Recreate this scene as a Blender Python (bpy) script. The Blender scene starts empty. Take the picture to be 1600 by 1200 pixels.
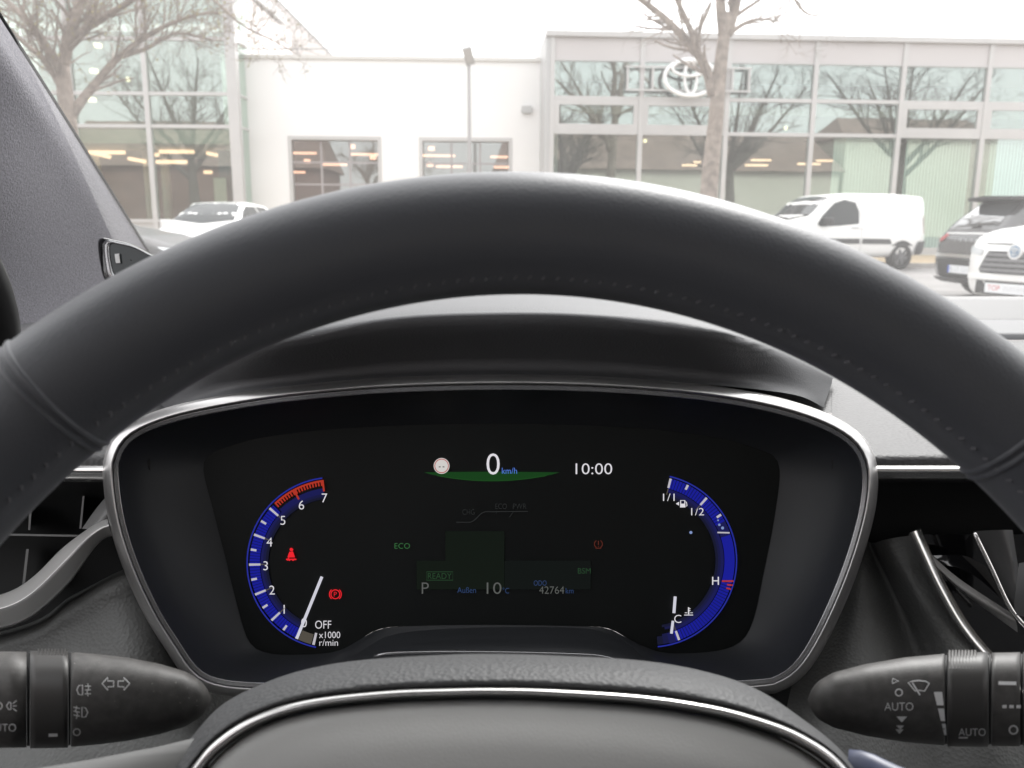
import bpy, bmesh, math, random
from mathutils import Vector, Matrix, noise
from mathutils.bvhtree import BVHTree
R = math.radians
random.seed(7)

# ------------------------------------------------------------------ camera, sky, sun, exposure
EXPO = 1.2
F = 1270.0                      # focal length in photo pixels (1600 x 1200)
CAMZ = 1.03
PITCH, ROLL = R(11.1), 0.0065
scn = bpy.context.scene
COL = scn.collection
cam_d = bpy.data.cameras.new('camera'); cam = bpy.data.objects.new('camera', cam_d); COL.objects.link(cam)
CM = Matrix.Translation((0, 0, CAMZ)) @ Matrix.Rotation(math.pi/2 - PITCH, 4, 'X') @ Matrix.Rotation(ROLL, 4, 'Z')
cam.matrix_world = CM
cam_d.sensor_width = 36.0; cam_d.lens = F/1600*36
cam_d.clip_start = 0.01; cam_d.clip_end = 3000
cam_d.dof.use_dof = True; cam_d.dof.focus_distance = 0.42; cam_d.dof.aperture_fstop = 19
scn.camera = cam

SUN_EL, SUN_AZ = R(42), R(24)          # azimuth measured from +Y (ahead) clockwise
w = bpy.data.worlds.new('World'); scn.world = w; w.use_nodes = True
nt = w.node_tree; nt.nodes.clear()
out = nt.nodes.new('ShaderNodeOutputWorld'); bg = nt.nodes.new('ShaderNodeBackground')
sky = nt.nodes.new('ShaderNodeTexSky'); sky.sky_type = 'NISHITA'; sky.sun_disc = False
sky.sun_elevation = SUN_EL; sky.sun_rotation = SUN_AZ; sky.dust_density = 6; sky.air_density = 1.0
hs = nt.nodes.new('ShaderNodeHueSaturation'); hs.inputs['Saturation'].default_value = 0.12
mx = nt.nodes.new('ShaderNodeMix'); mx.data_type = 'RGBA'; mx.inputs['Factor'].default_value = 0.65
mx.inputs[7].default_value = (13.6, 13.6, 13.8, 1)      # even cloud deck over the clear-sky model
nt.links.new(sky.outputs[0], hs.inputs['Color']); nt.links.new(hs.outputs[0], mx.inputs[6])
nt.links.new(mx.outputs[2], bg.inputs['Color']); bg.inputs['Strength'].default_value = 0.1
nt.links.new(bg.outputs[0], out.inputs['Surface'])
sl = bpy.data.lights.new('sun', 'SUN'); so = bpy.data.objects.new('sun', sl); COL.objects.link(so)
sl.energy = 1.4; sl.angle = R(22); sl.color = (1, 0.975, 0.955)
sd = Vector((math.sin(SUN_AZ)*math.cos(SUN_EL), math.cos(SUN_AZ)*math.cos(SUN_EL), math.sin(SUN_EL)))
so.rotation_euler = sd.to_track_quat('Z', 'Y').to_euler()
vs = scn.view_settings
vs.view_transform = 'Standard'; vs.look = 'None'; vs.exposure = EXPO; vs.gamma = 1; vs.use_curve_mapping = False
scn.render.engine = 'CYCLES'
scn.cycles.max_bounces = 10; scn.cycles.transparent_max_bounces = 16
scn.cycles.caustics_reflective = False; scn.cycles.caustics_refractive = False

# ------------------------------------------------------------------ pixel helpers (photo pixels -> rays)
def U(px, py, d):
    return CM @ Vector(((px-800)/F*d, -(py-600)/F*d, -d))
def ray(px, py):
    return (U(px, py, 1) - Vector((0, 0, CAMZ)))
def G(px, py, z=0.0):
    r = ray(px, py); return Vector((0, 0, CAMZ)) + r*((z-CAMZ)/r.z)
def onplane(px, py, P0, N):
    o = Vector((0, 0, CAMZ)); r = ray(px, py)
    return o + r*((P0-o).dot(N)/r.dot(N))
def camC(x, y, z):              # camera axes: right, down, forward
    return CM @ Vector((x, -y, -z))

# ------------------------------------------------------------------ materials
MATS = {}
def mat(name, col=(0.5, 0.5, 0.5), rough=0.5, metal=0.0, spec=0.5, coat=0.0, bump=None, var=None, emit=None, estr=1.0, sheen=0):
    """bump=(kind, scale, strength, distance); var=(scale, amount) multiplies colour with noise"""
    if name in MATS: return MATS[name]
    m = bpy.data.materials.new(name); m.use_nodes = True; n = m.node_tree.nodes; l = m.node_tree.links
    b = n['Principled BSDF']
    b.inputs['Base Color'].default_value = (*col, 1); b.inputs['Roughness'].default_value = rough
    b.inputs['Metallic'].default_value = metal; b.inputs['Specular IOR Level'].default_value = spec
    b.inputs['Coat Weight'].default_value = coat
    if sheen: b.inputs['Sheen Weight'].default_value = sheen
    if emit:
        b.inputs['Emission Color'].default_value = (*emit, 1); b.inputs['Emission Strength'].default_value = estr
    tc = n.new('ShaderNodeTexCoord')
    if var:
        t = n.new('ShaderNodeTexNoise'); t.inputs['Scale'].default_value = var[0]; t.inputs['Detail'].default_value = 5
        mr = n.new('ShaderNodeMapRange'); mr.inputs['From Min'].default_value = 0.3; mr.inputs['From Max'].default_value = 0.7
        mr.inputs['To Min'].default_value = 1-var[1]; mr.inputs['To Max'].default_value = 1+var[1]
        mm = n.new('ShaderNodeMix'); mm.data_type = 'RGBA'; mm.blend_type = 'MULTIPLY'; mm.inputs['Factor'].default_value = 1
        mm.inputs[6].default_value = (*col, 1)
        l.new(tc.outputs['Object'], t.inputs['Vector']); l.new(t.outputs['Fac'], mr.inputs['Value'])
        l.new(mr.outputs[0], mm.inputs[7]); l.new(mm.outputs[2], b.inputs['Base Color'])
    if bump:
        kind, sc, st, di = bump
        if kind == 'voronoi':
            t = n.new('ShaderNodeTexVoronoi'); t.inputs['Scale'].default_value = sc; o = t.outputs['Distance']
        elif kind == 'weave':
            t = n.new('ShaderNodeTexNoise'); t.inputs['Scale'].default_value = sc; t.inputs['Detail'].default_value = 3; o = t.outputs['Fac']
        else:
            t = n.new('ShaderNodeTexNoise'); t.inputs['Scale'].default_value = sc; t.inputs['Detail'].default_value = 6; o = t.outputs['Fac']
        bp = n.new('ShaderNodeBump'); bp.inputs['Strength'].default_value = st; bp.inputs['Distance'].default_value = di
        l.new(tc.outputs['Object'], t.inputs['Vector']); l.new(o, bp.inputs['Height']); l.new(bp.outputs[0], b.inputs['Normal'])
    MATS[name] = m; return m
def glow(name, col, k=1.0):
    """light-emitting print of the screen: value is the display value at exposure 0 and then lifted by the camera exposure"""
    if name in MATS: return MATS[name]
    m = bpy.data.materials.new(name); m.use_nodes = True; n = m.node_tree.nodes; l = m.node_tree.links
    n.remove(n['Principled BSDF'])
    e = n.new('ShaderNodeEmission'); e.inputs['Color'].default_value = (*col, 1); e.inputs['Strength'].default_value = k/2**EXPO
    l.new(e.outputs[0], n['Material Output'].inputs['Surface'])
    MATS[name] = m; return m
def glass(name, tint, refl, rough=0.0, dust=0.0, dust_veil_col=(0.8, 0.78, 0.76), fres=True, wob=0.0):
    if name in MATS: return MATS[name]
    m = bpy.data.materials.new(name); m.use_nodes = True; n = m.node_tree.nodes; l = m.node_tree.links
    n.remove(n['Principled BSDF'])
    t = n.new('ShaderNodeBsdfTransparent'); t.inputs['Color'].default_value = (*tint, 1)
    g = n.new('ShaderNodeBsdfGlossy'); g.inputs['Roughness'].default_value = rough; g.inputs['Color'].default_value = (0.93, 1.0, 0.97, 1)
    ms = n.new('ShaderNodeMixShader'); ms.inputs[0].default_value = refl
    if fres:
        lw = n.new('ShaderNodeLayerWeight'); lw.inputs['Blend'].default_value = 0.5
        pw = n.new('ShaderNodeMath'); pw.operation = 'POWER'; pw.inputs[1].default_value = 5.0
        ml = n.new('ShaderNodeMath'); ml.operation = 'MULTIPLY_ADD'; ml.inputs[1].default_value = 0.9; ml.inputs[2].default_value = 0.04+refl; ml.use_clamp = True
        l.new(lw.outputs['Facing'], pw.inputs[0]); l.new(pw.outputs[0], ml.inputs[0]); l.new(ml.outputs[0], ms.inputs[0])
    if wob:
        tc = n.new('ShaderNodeTexCoord'); tn = n.new('ShaderNodeTexNoise'); tn.inputs['Scale'].default_value = 0.6
        bp = n.new('ShaderNodeBump'); bp.inputs['Strength'].default_value = wob; bp.inputs['Distance'].default_value = 0.02
        l.new(tc.outputs['Object'], tn.inputs['Vector']); l.new(tn.outputs['Fac'], bp.inputs['Height']); l.new(bp.outputs[0], g.inputs['Normal'])
    l.new(t.outputs[0], ms.inputs[1]); l.new(g.outputs[0], ms.inputs[2]); last = ms
    if dust:  # dust film that also stands in for veiling glare over the outside view
        tr = n.new('ShaderNodeBsdfTranslucent'); tr.inputs['Color'].default_value = (*dust_veil_col, 1)
        m2 = n.new('ShaderNodeMixShader'); m2.inputs[0].default_value = dust
        tcd = n.new('ShaderNodeTexCoord'); tnd = n.new('ShaderNodeTexNoise'); tnd.inputs['Scale'].default_value = 9; tnd.inputs['Detail'].default_value = 8
        mrd = n.new('ShaderNodeMapRange'); mrd.inputs['From Min'].default_value = 0.3; mrd.inputs['From Max'].default_value = 0.7
        mrd.inputs['To Min'].default_value = dust*0.8; mrd.inputs['To Max'].default_value = dust*1.2
        l.new(tcd.outputs['Object'], tnd.inputs['Vector']); l.new(tnd.outputs['Fac'], mrd.inputs['Value']); l.new(mrd.outputs[0], m2.inputs[0])
        l.new(ms.outputs[0], m2.inputs[1]); l.new(tr.outputs[0], m2.inputs[2]); last = m2
    l.new(last.outputs[0], n['Material Output'].inputs['Surface'])
    MATS[name] = m; return m

M_leather = mat('rim_leather', (0.070, 0.073, 0.083), 0.45, spec=0.5, sheen=0.12, bump=('voronoi', 1100, 0.16, 0.0003))
M_leather2 = mat('hub_leather', (0.06, 0.061, 0.063), 0.6, bump=('voronoi', 700, 0.5, 0.0006))
M_dash = mat('dash_grain', (0.038, 0.037, 0.039), 0.58, bump=('voronoi', 420, 0.45, 0.0007))
M_dashsoft = mat('dash_soft', (0.095, 0.096, 0.101), 0.62, bump=('voronoi', 900, 0.3, 0.0004))
M_lower = mat('lower_dash_leather', (0.115, 0.117, 0.114), 0.52, bump=('voronoi', 620, 0.45, 0.0006))
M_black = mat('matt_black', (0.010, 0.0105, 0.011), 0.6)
M_cav = mat('cluster_plastic', (0.027, 0.029, 0.033), 0.5, bump=('noise', 1500, 0.1, 0.0002))
M_screen = mat('screen_black', (0.010, 0.0115, 0.0115), 0.55, spec=0.25)
M_gloss = mat('piano_black', (0.008, 0.008, 0.009), 0.08, coat=0.5)
M_chrome = mat('satin_chrome', (0.78, 0.77, 0.76), 0.26, metal=1)
M_chromed = mat('dark_chrome', (0.36, 0.36, 0.37), 0.25, metal=0.8)
M_silver = mat('satin_silver', (0.55, 0.54, 0.535), 0.30, metal=0.9)
M_pad = mat('airbag_pad', (0.46, 0.46, 0.45), 0.6, bump=('voronoi', 1500, 0.2, 0.0002))
M_stalk = mat('stalk_plastic', (0.07, 0.067, 0.064), 0.5, bump=('noise', 2500, 0.25, 0.0003), var=(300, 0.25))
M_print = mat('white_print', (0.72, 0.72, 0.72), 0.6)
M_fabric = mat('pillar_fabric', (0.235, 0.228, 0.255), 0.9, bump=('weave', 600, 0.6, 0.0012), var=(450, 0.22), sheen=0.3)
M_head = mat('headliner_fabric', (0.55, 0.54, 0.52), 0.95)
M_rubber = mat('rubber', (0.012, 0.012, 0.012), 0.7)
M_navyplastic = mat('navy_button', (0.05, 0.06, 0.11), 0.4)
M_thread = mat('thread', (0.13, 0.13, 0.14), 0.8)
M_dust = mat('dust', (0.45, 0.43, 0.40), 0.9)

# ------------------------------------------------------------------ mesh helpers
def link(o, parent=None):
    COL.objects.link(o)
    if parent: o.parent = parent
    return o
def mk(name, verts, faces, m, parent=None, smooth=False, recalc=True):
    me = bpy.data.meshes.new(name); me.from_pydata([tuple(v) for v in verts], [], faces); me.update()
    if recalc:
        bm = bmesh.new(); bm.from_mesh(me); bmesh.ops.recalc_face_normals(bm, faces=bm.faces); bm.to_mesh(me); bm.free()
    if smooth: me.shade_smooth()
    if m: me.materials.append(m)
    return link(bpy.data.objects.new(name, me), parent)
def mkbm(name, bm, m, parent=None, smooth=False):
    me = bpy.data.meshes.new(name); bm.to_mesh(me); bm.free()
    if smooth: me.shade_smooth()
    me.materials.append(m)
    return link(bpy.data.objects.new(name, me), parent)
def empty(name, loc=(0, 0, 0)):
    o = bpy.data.objects.new(name, None); o.location = loc; o.empty_display_size = 0.05; COL.objects.link(o)
    bpy.context.view_layer.update(); return o
def keep(child, parent):
    """parent a world-space mesh under an Empty that stands away from the origin: move its mesh into the Empty's space"""
    child.parent = parent; child.matrix_parent_inverse = parent.matrix_world.inverted() if False else Matrix.Translation(-parent.location)
    return child
def tag(o, label, cat, group=None, kind=None):
    o['label'] = label; o['category'] = cat
    if group: o['group'] = group
    if kind: o['kind'] = kind
    return o
def cr(pts, n, closed=False):
    """Catmull-Rom resample to n points evenly by parameter chord length"""
    P = [Vector(p) for p in pts]; m = len(P); segs = m if closed else m-1
    L = [0]
    dens = []
    for i in range(segs):
        p0 = P[(i-1) % m] if (closed or i > 0) else P[0]*2-P[1]
        p1 = P[i]; p2 = P[(i+1) % m]
        p3 = P[(i+2) % m] if (closed or i+2 < m) else P[-1]*2-P[-2]
        for k in range(16):
            t = k/16
            dens.append(0.5*((2*p1)+(-p0+p2)*t+(2*p0-5*p1+4*p2-p3)*t*t+(-p0+3*p1-3*p2+p3)*t**3))
    dens.append(P[0].copy() if closed else P[-1].copy())
    for a, b in zip(dens, dens[1:]): L.append(L[-1]+(b-a).length)
    outp = []; j = 0
    cnt = n if closed else n-1
    for i in range(n):
        s = L[-1]*i/cnt
        while j < len(L)-2 and L[j+1] < s: j += 1
        k = (s-L[j])/max(L[j+1]-L[j], 1e-12)
        outp.append(dens[j].lerp(dens[j+1], min(1, max(0, k))))
    return outp
def loft(name, rows, m, parent=None, closed=False, smooth=True, cap=False, capv=False):
    nv = len(rows[0]); verts = [p for r in rows for p in r]; faces = []
    for i in range(len(rows)-1):
        for j in range(nv if closed else nv-1):
            a = i*nv+j; b = i*nv+(j+1) % nv
            faces.append((a, b, b+nv, a+nv))
    if capv and closed:
        faces.append(tuple(range(nv))); faces.append(tuple(range((len(rows)-1)*nv, len(rows)*nv)))
    return mk(name, verts, faces, m, parent, smooth)
def lofts(name, ctrl, m, parent=None, nu=48, nv=24, smooth=True):
    """ctrl: rows of (px,py,d) control points -> smooth surface"""
    rows = [cr([U(*p) for p in r], nu) for r in ctrl]
    cols = [cr([r[j] for r in rows], nv) for j in range(nu)]
    return loft(name, [[cols[j][i] for j in range(nu)] for i in range(nv)], m, parent, smooth=smooth)
def tube(path, rad, seg=8, cap=True):
    """returns verts, faces of a tube; rad number or list"""
    P = [Vector(p) for p in path]; n = len(P)
    if not hasattr(rad, '__len__'): rad = [rad]*n
    V = []; Fc = []
    t0 = (P[1]-P[0]).normalized(); ref = Vector((0, 0, 1)) if abs(t0.z) < 0.9 else Vector((1, 0, 0))
    u = t0.cross(ref).normalized()
    for i in range(n):
        t = (P[min(i+1, n-1)]-P[max(i-1, 0)]).normalized()
        u = (u - t*u.dot(t)).normalized(); v = t.cross(u)
        for k in range(seg):
            a = 2*math.pi*k/seg; V.append(P[i]+(u*math.cos(a)+v*math.sin(a))*rad[i])
    for i in range(n-1):
        for k in range(seg):
            a = i*seg+k; b = i*seg+(k+1) % seg; Fc.append((a, b, b+seg, a+seg))
    if cap: Fc.append(tuple(range(seg))); Fc.append(tuple(range((n-1)*seg, n*seg)))
    return V, Fc
def tubeobj(name, path, rad, m, parent=None, seg=10):
    V, Fc = tube(path, rad, seg); return mk(name, V, Fc, m, parent, True)
class MB:
    def __init__(s): s.V = []; s.F = []
    def add(s, V, Fc):
        o = len(s.V); s.V += [Vector(v) for v in V]; s.F += [tuple(i+o for i in f) for f in Fc]
    def box(s, lo, hi, M=None):
        x0, y0, z0 = lo; x1, y1, z1 = hi
        V = [Vector(p) for p in ((x0, y0, z0), (x1, y0, z0), (x1, y1, z0), (x0, y1, z0), (x0, y0, z1), (x1, y0, z1), (x1, y1, z1), (x0, y1, z1))]
        if M: V = [M @ v for v in V]
        s.add(V, [(0, 3, 2, 1), (4, 5, 6, 7), (0, 1, 5, 4), (1, 2, 6, 5), (2, 3, 7, 6), (3, 0, 4, 7)])
    def build(s, name, m, parent=None, smooth=False): return mk(name, s.V, s.F, m, parent, smooth)
def boxo(name, lo, hi, m, parent=None, M=None, bevel=0):
    b = MB(); b.box(lo, hi, M); o = b.build(name, m, parent)
    if bevel:
        bm = bmesh.new(); bm.from_mesh(o.data); bmesh.ops.bevel(bm, geom=bm.edges[:], offset=bevel, segments=2, affect='EDGES', profile=0.6); bm.to_mesh(o.data); bm.free()
    return o
TXT = {}
def textmesh(s):
    """verts (normalised: baseline 0, height of 'H' = 1), faces"""
    if s in TXT: return TXT[s]
    def grab(body):
        c = bpy.data.curves.new('t', 'FONT'); c.body = body; c.size = 1; c.resolution_u = 4; c.offset = -0.008 if body != 'H' else 0
        o = bpy.data.objects.new('t', c); COL.objects.link(o)
        dg = bpy.context.evaluated_depsgraph_get(); me = bpy.data.meshes.new_from_object(o.evaluated_get(dg))
        V = [v.co.copy() for v in me.vertices]; Fc = [tuple(p.vertices) for p in me.polygons]
        bpy.data.objects.remove(o); bpy.data.curves.remove(c); bpy.data.meshes.remove(me)
        return V, Fc
    if 'H' not in TXT and s != 'H': textmesh('H')
    V, Fc = grab(s)
    if s == 'H': TXT['_h'] = max(v.y for v in V)
    h = TXT['_h']; V = [v/h for v in V]
    TXT[s] = (V, Fc); return TXT[s]
class Ink:
    """flat print laid out in photo pixels on a surface given by dep(px,py)"""
    def __init__(s, dep): s.dep = dep; s.V = []; s.F = []
    def pt(s, x, y): s.V.append(U(x, y, s.dep(x, y))); return len(s.V)-1
    def poly(s, pts): s.F.append(tuple(s.pt(x, y) for x, y in pts))
    def line(s, pts, wd, closed=False):
        n = len(pts); P = [Vector(p) for p in pts]
        Lf = []; Rt = []
        for i in range(n):
            a = P[i-1] if (i > 0 or closed) else P[i]; b = P[(i+1) % n] if (i < n-1 or closed) else P[i]
            t = (b-a).normalized(); q = Vector((-t.y, t.x))*wd/2
            Lf.append(s.pt(*(P[i]+q))); Rt.append(s.pt(*(P[i]-q)))
        for i in range(n if closed else n-1):
            j = (i+1) % n; s.F.append((Lf[i], Lf[j], Rt[j], Rt[i]))
    def arc(s, cx, cy, r0, r1, a0, a1, n=24):
        for i in range(n):
            t0 = R(a0+(a1-a0)*i/n); t1 = R(a0+(a1-a0)*(i+1)/n)
            s.poly([(cx+r0*math.cos(t0), cy-r0*math.sin(t0)), (cx+r1*math.cos(t0), cy-r1*math.sin(t0)),
                    (cx+r1*math.cos(t1), cy-r1*math.sin(t1)), (cx+r0*math.cos(t1), cy-r0*math.sin(t1))])
    def disc(s, cx, cy, r, n=24): s.poly([(cx+r*math.cos(2*math.pi*i/n), cy-r*math.sin(2*math.pi*i/n)) for i in range(n)])
    def text(s, body, cx, cy, h, wd=None, align='c', rot=0.0):
        V, Fc = textmesh(body)
        x0 = min(v.x for v in V); x1 = max(v.x for v in V); sx = h if wd is None else wd/(x1-x0)
        ox = {'c': (x0+x1)/2, 'l': x0, 'r': x1}[align]; o = len(s.V)
        c_, s_ = math.cos(rot), math.sin(rot)
        for v in V:
            dx = (v.x-ox)*sx; dy = -(v.y-0.5)*h
            s.pt(cx+dx*c_-dy*s_, cy+dx*s_+dy*c_)
        s.F += [tuple(i+o for i in f) for f in Fc]
    def build(s, name, m, parent): return mk(name, s.V, s.F, m, parent, recalc=False)


# ------------------------------------------------------------------ outdoor materials
M_asphalt = mat('asphalt', (0.20, 0.19, 0.185), 0.9, bump=('noise', 60, 0.4, 0.01), var=(0.7, 0.22))
M_pave = mat('sandy_paving', (0.46, 0.36, 0.24), 0.9, var=(3, 0.15), bump=('noise', 40, 0.3, 0.01))
M_kerb = mat('kerb_stone', (0.40, 0.38, 0.36), 0.9, var=(5, 0.1))
M_wall = mat('white_render', (0.80, 0.79, 0.785), 0.9, var=(0.4, 0.03), bump=('noise', 30, 0.15, 0.005))
M_hall = mat('hall_panel', (0.74, 0.69, 0.67), 0.7)
M_alu = mat('alu_frame', (0.47, 0.46, 0.455), 0.45, metal=0.0, var=(2, 0.04))
M_alug = mat('alu_grey', (0.42, 0.42, 0.42), 0.5)
M_spandrel = mat('spandrel', (0.48, 0.452, 0.45), 0.4)
M_inside = mat('showroom_inside', (0.20, 0.165, 0.14), 0.9)
M_insidew = mat('showroom_ceiling', (0.45, 0.46, 0.40), 0.9)
M_floor = mat('showroom_floor', (0.22, 0.21, 0.20), 0.5)
M_blind = mat('blind_fabric', (0.78, 0.83, 0.80), 0.8)
M_lampwarm = mat('strip_lamp', (0.9, 0.8, 0.7), 0.5, emit=(1.0, 0.56, 0.36), estr=1.1)
M_lampdisc = mat('pendant_lamp', (0.9, 0.8, 0.7), 0.5, emit=(1.0, 0.80, 0.45), estr=1.2)
G_right = glass('showroom_glass', (0.84, 0.92, 0.885), 0.15, wob=0.05)
G_left = glass('atrium_glass', (0.85, 0.92, 0.87), 0.13, wob=0.05)
G_door = glass('door_glass', (0.86, 0.83, 0.83), 0.10)
M_teal = mat('teal_drape', (0.05, 0.09, 0.10), 0.9)
M_bark = mat('bark', (0.27, 0.225, 0.19), 0.95, var=(6, 0.3), bump=('noise', 25, 0.7, 0.03))
M_bark2 = mat('bark_dark', (0.12, 0.105, 0.09), 0.95, var=(6, 0.3), bump=('noise', 25, 0.7, 0.03))
M_bud = mat('bud_leaf', (0.30, 0.26, 0.10), 0.8)
M_emblem = mat('emblem_white', (0.80, 0.80, 0.80), 0.3)
M_post = mat('galvanised', (0.30, 0.285, 0.28), 0.6)
M_roofred = mat('roof_tile', (0.25, 0.18, 0.155), 0.85, var=(1.2, 0.2))
M_cream = mat('cream_render', (0.62, 0.58, 0.50), 0.9)
M_pane_dark = mat('dark_pane', (0.16, 0.15, 0.14), 0.3)
M_brick = mat('brick_wall', (0.20, 0.12, 0.10), 0.9, var=(0.8, 0.2))

# ------------------------------------------------------------------ ground
def sheet(name, x0, x1, y0, y1, z, m):
    return mk(name, [(x0, y0, z), (x1, y0, z), (x1, y1, z), (x0, y1, z)], [(0, 1, 2, 3)], m)
g = sheet('ground', -400, 400, -400, 400, 0.0, M_asphalt); g['kind'] = 'structure'
pv = MB(); pv.box((-40, 21.2, 0.002), (60, 40, 0.11)); o = pv.build('pavement', M_pave); o['kind'] = 'structure'
kb = MB(); kb.box((-40, 21.06, 0.002), (60, 21.197, 0.125)); o = kb.build('kerb', M_kerb); o['kind'] = 'structure'

class Face:
    """a facade plane: u to the right, v into the building, z up"""
    def __init__(s, px, py, Y, slope):
        s.u = Vector((1, slope, 0)).normalized(); s.v = Vector((-s.u.y, s.u.x, 0))
        s.N = s.v; s.P = Vector((0, Y, 0))
        p = onplane(px, py, s.P, s.N); s.o = Vector((p.x, p.y, 0))
        s.M = Matrix(((s.u.x, s.v.x, 0, s.o.x), (s.u.y, s.v.y, 0, s.o.y), (0, 0, 1, 0), (0, 0, 0, 1)))
        s.Mi = s.M.inverted()
    def uz(s, px, py):
        p = s.Mi @ onplane(px, py, s.P, s.N); return p.x, p.z
    def box(s, name, u0, u1, v0, v1, z0, z1, m, parent): return boxo(name, (u0, v0, z0), (u1, v1, z1), m, parent, s.M)

def rebase(root, loc):
    loc = Vector(loc); seen = set()
    def rec(o):
        for c in o.children:
            if c.type == 'MESH' and c.data.name not in seen:
                seen.add(c.data.name); c.data.transform(Matrix.Translation(-loc))
            rec(c)
    rec(root); root.location = loc

# ------------------------------------------------------------------ right showroom
FR = Face(862, 180, 27.0, 0.05)
br = tag(empty('showroom'), 'long low glass showroom with pale spandrel panels and green tinted panes', 'building')
cols = [FR.uz(x, 180)[0] for x in (862, 1001, 1135, 1270, 1406, 1538)]
stp = (cols[-1]-cols[1])/4
cols += [cols[-1]+stp*k for k in (1, 2, 3)]
zt = [FR.uz(1270, y)[1] for y in (57, 62, 100, 158, 211, 388)]
zcap, ztop, zsp, zt1, zt2, zb = zt
MW = 0.075
nC = len(cols)
for i in range(nC-1):
    a, b = cols[i]+MW, cols[i+1]-MW
    FR.box('spandrel_panel', a, b, 0.0, 0.06, zsp+0.03, ztop-0.05, M_spandrel, br)
    FR.box('pane', a, b, 0.03, 0.05, zt1+0.06, zsp-0.03, G_right, br)
    if i in (2, 3):
        FR.box('pane', a, b, 0.03, 0.05, zt2+0.06, zt1-0.06, G_right, br)
    else:
        fw = 0.20; z0, z1 = zt2+0.06, zt1-0.06
        wf = MB()
        for bx in ((a, -0.03, z0, b, 0.05, z0+fw), (a, -0.03, z1-fw*0.75, b, 0.05, z1), (a, -0.03, z0+fw, a+fw*0.8, 0.05, z1-fw*0.75), (b-fw*0.8, -0.03, z0+fw, b, 0.05, z1-fw*0.75)):
            wf.box(bx[:3], bx[3:], FR.M)
        wo = wf.build('window_frame', M_alu, br)
        FR.box('pane', a+fw*0.8+0.003, b-fw*0.8-0.003, 0.02, 0.04, z0+fw+0.003, z1-fw*0.75-0.003, G_right, wo)
    FR.box('pane', a, b, 0.03, 0.05, zb+0.04, zt2-0.06, G_right, br)
for i in range(nC):
    FR.box('mullion', cols[i]-MW+0.002, cols[i]+MW-0.002, -0.06, 0.09, 0.115, ztop-0.05, M_alu, br)
for z, h in ((zsp, 0.03), (zt1, 0.06), (zt2, 0.06), (zb, 0.04)):
    for i in range(nC-1):
        FR.box('transom', cols[i]+MW, cols[i+1]-MW, -0.03, 0.08, z-h+0.003, z+h-0.003, M_alu, br)
FR.box('roof_cap', cols[0]-0.22, cols[-1]+0.2, -0.14, 9.0, ztop-0.045, zcap+0.02, M_alu, br)
FR.box('end_wall', cols[0]-0.215, cols[0]-MW-0.002, -0.04, 9.0, 0.115, ztop-0.05, M_alug, br)
FR.box('plinth', cols[0]-MW, cols[-1]+0.1, -0.02, 0.09, 0.112, zb-0.045, M_alug, br)
FR.box('back_wall', cols[0], cols[-1], 8.0, 8.2, 0.12, ztop-0.06, M_inside, br)
FR.box('floor_slab', cols[0], cols[-1], 0.1, 8.0, 0.112, 0.16, M_floor, br)
FR.box('ceiling', cols[0], cols[-1], 0.12, 7.99, zt2+0.6, zt2+0.85, M_inside, br)
# vertical lamella blinds behind the lower panes
for px0, px1 in ((1306, 1398), (1420, 1522), (1552, 1650)):
    u0 = FR.uz(px0, 300)[0]; u1 = FR.uz(px1, 300)[0]
    b = MB(); n = int((u1-u0)/0.11)
    for k in range(n):
        ua = u0+(u1-u0)*k/n
        M2 = FR.M @ Matrix.Translation((ua, 0.42, 0)) @ Matrix.Rotation(R(22), 4, 'Z')
        b.box((0, 0, 0.35), (0.125, 0.004, zt2-0.12), M2)
    b.build('vertical_blind', M_blind, br)
    FR.box('blind_rail', u0-0.02, u1+0.02, 0.38, 0.5, zt2-0.11, zt2-0.05, M_alu, br)
# interior strip lamps (lit)
for px, py, w_, v in ((1078, 258, 22, 3.0), (1190, 250, 30, 3.0), (1183, 258, 34, 2.2), (1265, 256, 34, 2.2), (1290, 251, 26, 3.0), (1090, 253, 10, 4)):
    p = onplane(px, py, FR.o+FR.v*v, FR.N); q = FR.Mi @ p
    L = w_/F*p.y*0.5
    FR.box('strip_lamp', q.x-L, q.x+L, v, v+0.12, q.z-0.03, q.z+0.03, M_lampwarm, br)
for px, py in ((1008, 220), (1078, 175), (1228, 200), (1469, 192)):
    p = onplane(px, py, FR.o+FR.v*2.0, FR.N); q = FR.Mi @ p
    V, Fc = tube([(q.x, 2.0, q.z-0.05), (q.x, 2.0, q.z+0.05)], 0.055, 10); o = mk('spot_lamp', [FR.M @ v for v in V], Fc, M_lampdisc, br)
rebase(br, FR.o)

# emblem sign on its rails
sg = tag(empty('emblem_sign'), 'large white three-oval emblem on thin rails fixed to the showroom glass', 'sign')
def ell(name, cx, cy, a, b, rp, v, squash=1.0):
    pts = []
    for k in range(64):
        t = 2*math.pi*k/64
        u, z = FR.uz(cx+a*math.cos(t), cy-b*math.sin(t)); pts.append((u, z))
    n = len(pts); V = []; Fc = []; S = 10
    for k in range(n):
        t = 2*math.pi*k/n
        tx = pts[(k+1) % n][0]-pts[k-1][0]; tz = pts[(k+1) % n][1]-pts[k-1][1]; l = math.hypot(tx, tz)
        nx, nz = tz/l, -tx/l
        for j in range(S):
            a_ = 2*math.pi*j/S; rr = rp
            V.append(FR.M @ Vector((pts[k][0]+nx*math.cos(a_)*rr, v+math.sin(a_)*0.05, pts[k][1]+nz*math.cos(a_)*rr)))
    for k in range(n):
        for j in range(S):
            Fc.append((k*S+j, k*S+(j+1) % S, ((k+1) % n)*S+(j+1) % S, ((k+1) % n)*S+j))
    return mk(name, V, Fc, M_emblem, sg, True)
ell('outer_oval', 1075, 124, 40, 28, 0.066, -0.32)
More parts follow.
